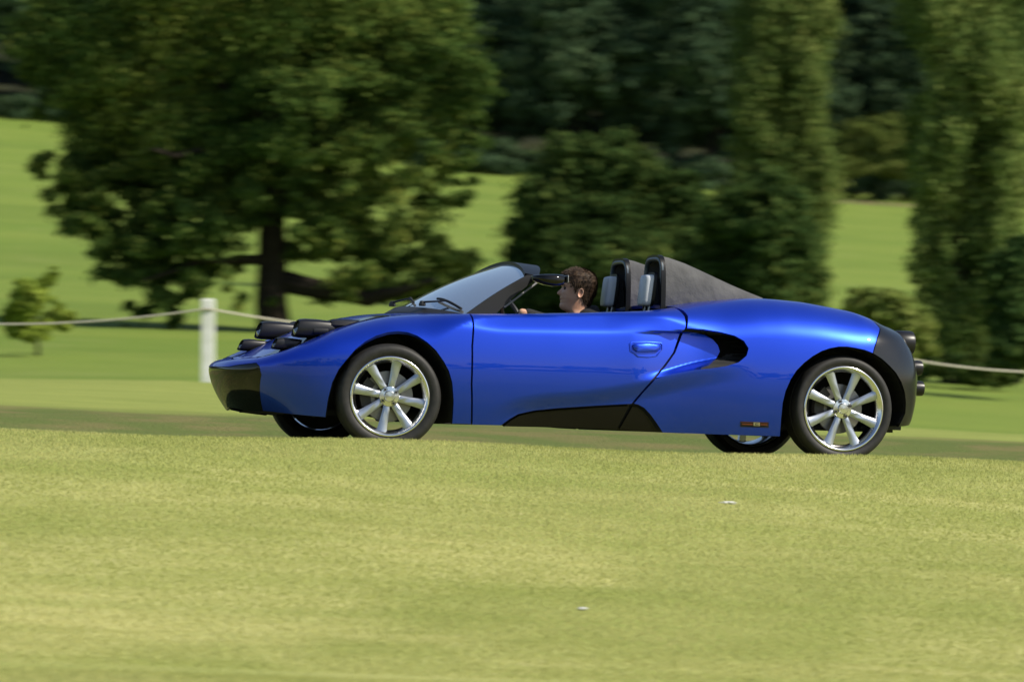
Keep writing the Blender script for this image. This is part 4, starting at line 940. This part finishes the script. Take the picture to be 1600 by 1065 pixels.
shrub('young leafy sapling on the field at the far left', 75, [(55, 470, 30, 34), (66, 428, 14, 14), (36, 490, 26, 22), (80, 496, 24, 20), (48, 446, 16, 18), (55, 515, 40, 16), (20, 505, 14, 12), (92, 470, 12, 14)], 11000, .06, M['young'], 55, 'sapling', 'sapling')
shrub('low light green shrub behind the car tail', 80, [(1370, 480, 50, 26), (1400, 505, 48, 28), (1345, 462, 26, 14), (1420, 535, 40, 34), (1385, 540, 55, 40), (1350, 500, 40, 26)], 15000, .07, M['olive'], 1385)
shrub('bushy green shrub at the right picture edge beside the poplar', 85, [(1590, 430, 40, 60), (1600, 500, 50, 60), (1570, 480, 30, 60), (1600, 380, 30, 20), (1580, 550, 50, 40)], 18000, .08, M['bush'], 1592)
shrub('rough low growth around the foot of the right poplar', 92, [(1460, 570, 30, 26), (1510, 575, 36, 26), (1550, 580, 40, 24), (1440, 585, 16, 14)], 9000, .07, M['bush'], 1500)
shrub('round olive green bush at the wood edge between the two poplars', 345, [(1375, 225, 56, 46), (1350, 245, 40, 30), (1410, 245, 36, 28)], 11000, .22, M['olive'], 1375, 'bush', 'bush')
shrub('pale low bush beside the round olive bush at the wood edge', 340, [(1330, 262, 26, 20), (1300, 268, 24, 16), (1400, 266, 40, 14), (1440, 262, 26, 16)], 6000, .2, M['olive'], 1335, 'bush', 'bush')
shrub('low dark hedge on the field edge left of the round tree', 345, [(770, 255, 40, 12), (730, 250, 40, 14), (800, 262, 30, 10)], 6000, .2, M['wood'], 770, 'hedge', 'hedge')
# bare earth bank at the top of the field
m_ = MB(); rings = []
for i in range(40):
    px = 1290 + i * 4; d = 338; x = at(px, d); z = float(GZ(x, d)); w_ = 1.4; hh = .10 + .12 * math.sin(i * 1.7)
    rings.append([(x, d - w_, z - .2), (x, d - .6, z + hh * .8), (x, d + .4, z + hh), (x, d + w_, z - .2)])
m_.loft(rings, False, False); M['earth'] = mat('bare_earth', (.17, .11, .06), .95, noise=.6, col2=(.11, .10, .04)); tag(m_.build('earth_bank', M['earth']), 'thin strip of bare brown earth along the top of the field', 'bank', kind='structure')
B = []
for i in range(70):
    x = -62 + i * 1.8; y = 346 + random.uniform(-1, 3); B.append((x, y, float(GZ(x, y)) + random.uniform(.3, 1.2), 2.2, 1.8, random.uniform(1.6, 3.2)))
v, f = leaf_cloud(B, 60000, .22, .8, .3, .3); tag(mk('undergrowth', v, f, M['wood'], None, False), 'dark undergrowth along the foot of the hillside wood', 'undergrowth', kind='stuff')
# woodland on the hill
def variant(seed, kind):
    rg = np.random.default_rng(seed); B = []
    if kind == 'broad':
        for i in range(16):
            a = rg.uniform(0, 2 * math.pi); t = rg.uniform(0, 1); r_ = 4.6 * math.sin(math.pi * (.15 + .75 * t)) * rg.uniform(.5, 1.); B.append((r_ * math.cos(a), r_ * math.sin(a), 3.5 + 13 * t, rg.uniform(2, 3.4), rg.uniform(2, 3.4), rg.uniform(1.8, 3)))
        B.append((0, 0, 10, 4.5, 4.5, 6))
    else:
        for i in range(16):
            t = i / 15; r_ = 3.6 * (1 - t) + .5; a = rg.uniform(0, 6.28); B.append((.4 * r_ * math.cos(a), .4 * r_ * math.sin(a), 2.5 + 17 * t, r_, r_, 1.6))
    v, f = leaf_cloud(B, 20000, .24, .8, .35, .55, rng=rg, clump=60)
    me_o = mk('crown', v, f, M['wood'], None, False); m_ = MB(); limb(m_, (0, 0, -1), (0, 0, 9), .4, .2); tr = m_.build('trunk', M['bark'])
    me1, me2 = me_o.data, tr.data; bpy.data.objects.remove(me_o); bpy.data.objects.remove(tr); return me1, me2
variants = [variant(11, 'broad'), variant(12, 'broad'), variant(13, 'broad'), variant(14, 'broad'), variant(15, 'cone'), variant(16, 'broad')]
rg = random.Random(5)
ordn = ['first', 'second', 'third', 'fourth', 'fifth', 'sixth', 'seventh', 'eighth', 'ninth', 'tenth', 'eleventh', 'twelfth', 'thirteenth', 'fourteenth', 'fifteenth', 'sixteenth', 'seventeenth', 'eighteenth', 'nineteenth', 'twentieth']
rows = [('lowest', 356, -60, 1660, 118, 1.0), ('second', 371, -10, 1640, 112, 1.12), ('third', 390, -60, 1680, 112, 1.25), ('highest', 415, -40, 1660, 116, 1.45)]
for rname, d0, a, b, st, scl in rows:
    px = a; k = 0
    while px < b:
        d = d0 + rg.uniform(-6, 6); x = at(px, d); vi = rg.randrange(len(variants)) if rname != 'lowest' else rg.choice([0, 1, 2, 3, 5])
        s_ = scl * rg.uniform(.85, 1.2)
        if rname == 'lowest' and 1290 < px < 1440: s_ *= .62
        ro = empty('woodland_tree', (x, d, float(GZ(x, d)) - .5)); ro.rotation_euler = (0, 0, rg.uniform(0, 6.28)); ro.scale = (s_, s_, s_ * rg.uniform(.9, 1.15))
        for nm, me in zip(('crown', 'trunk'), variants[vi]):
            c = bpy.data.objects.new(nm, me); COL.objects.link(c); c.parent = ro
        shp = 'pointed' if vi == 4 else 'rounded'
        tag(ro, f'dark {shp} woodland tree, {ordn[min(k, 19)]} from the left in the {rname} row on the hill', 'tree', 'trees of the hillside wood')
        px += st * rg.uniform(.75, 1.25); k += 1
# wood on the skyline behind the photographer, seen mirrored in the paintwork
B = []
for i in range(60):
    x = -150 + i * 5.2; B.append((x, rg.uniform(-4, 4), rg.uniform(3, 6), rg.uniform(5, 7), 4, rg.uniform(5, 9)))
v, f = leaf_cloud(B, 40000, .9, .8, .3, .5); o = mk('tree_belt', v, f, M['wood'], None, False, loc=(0, -95, EYE - 3)); tag(o, 'distant belt of trees behind the photographer, mirrored in the blue paint', 'trees', kind='stuff')
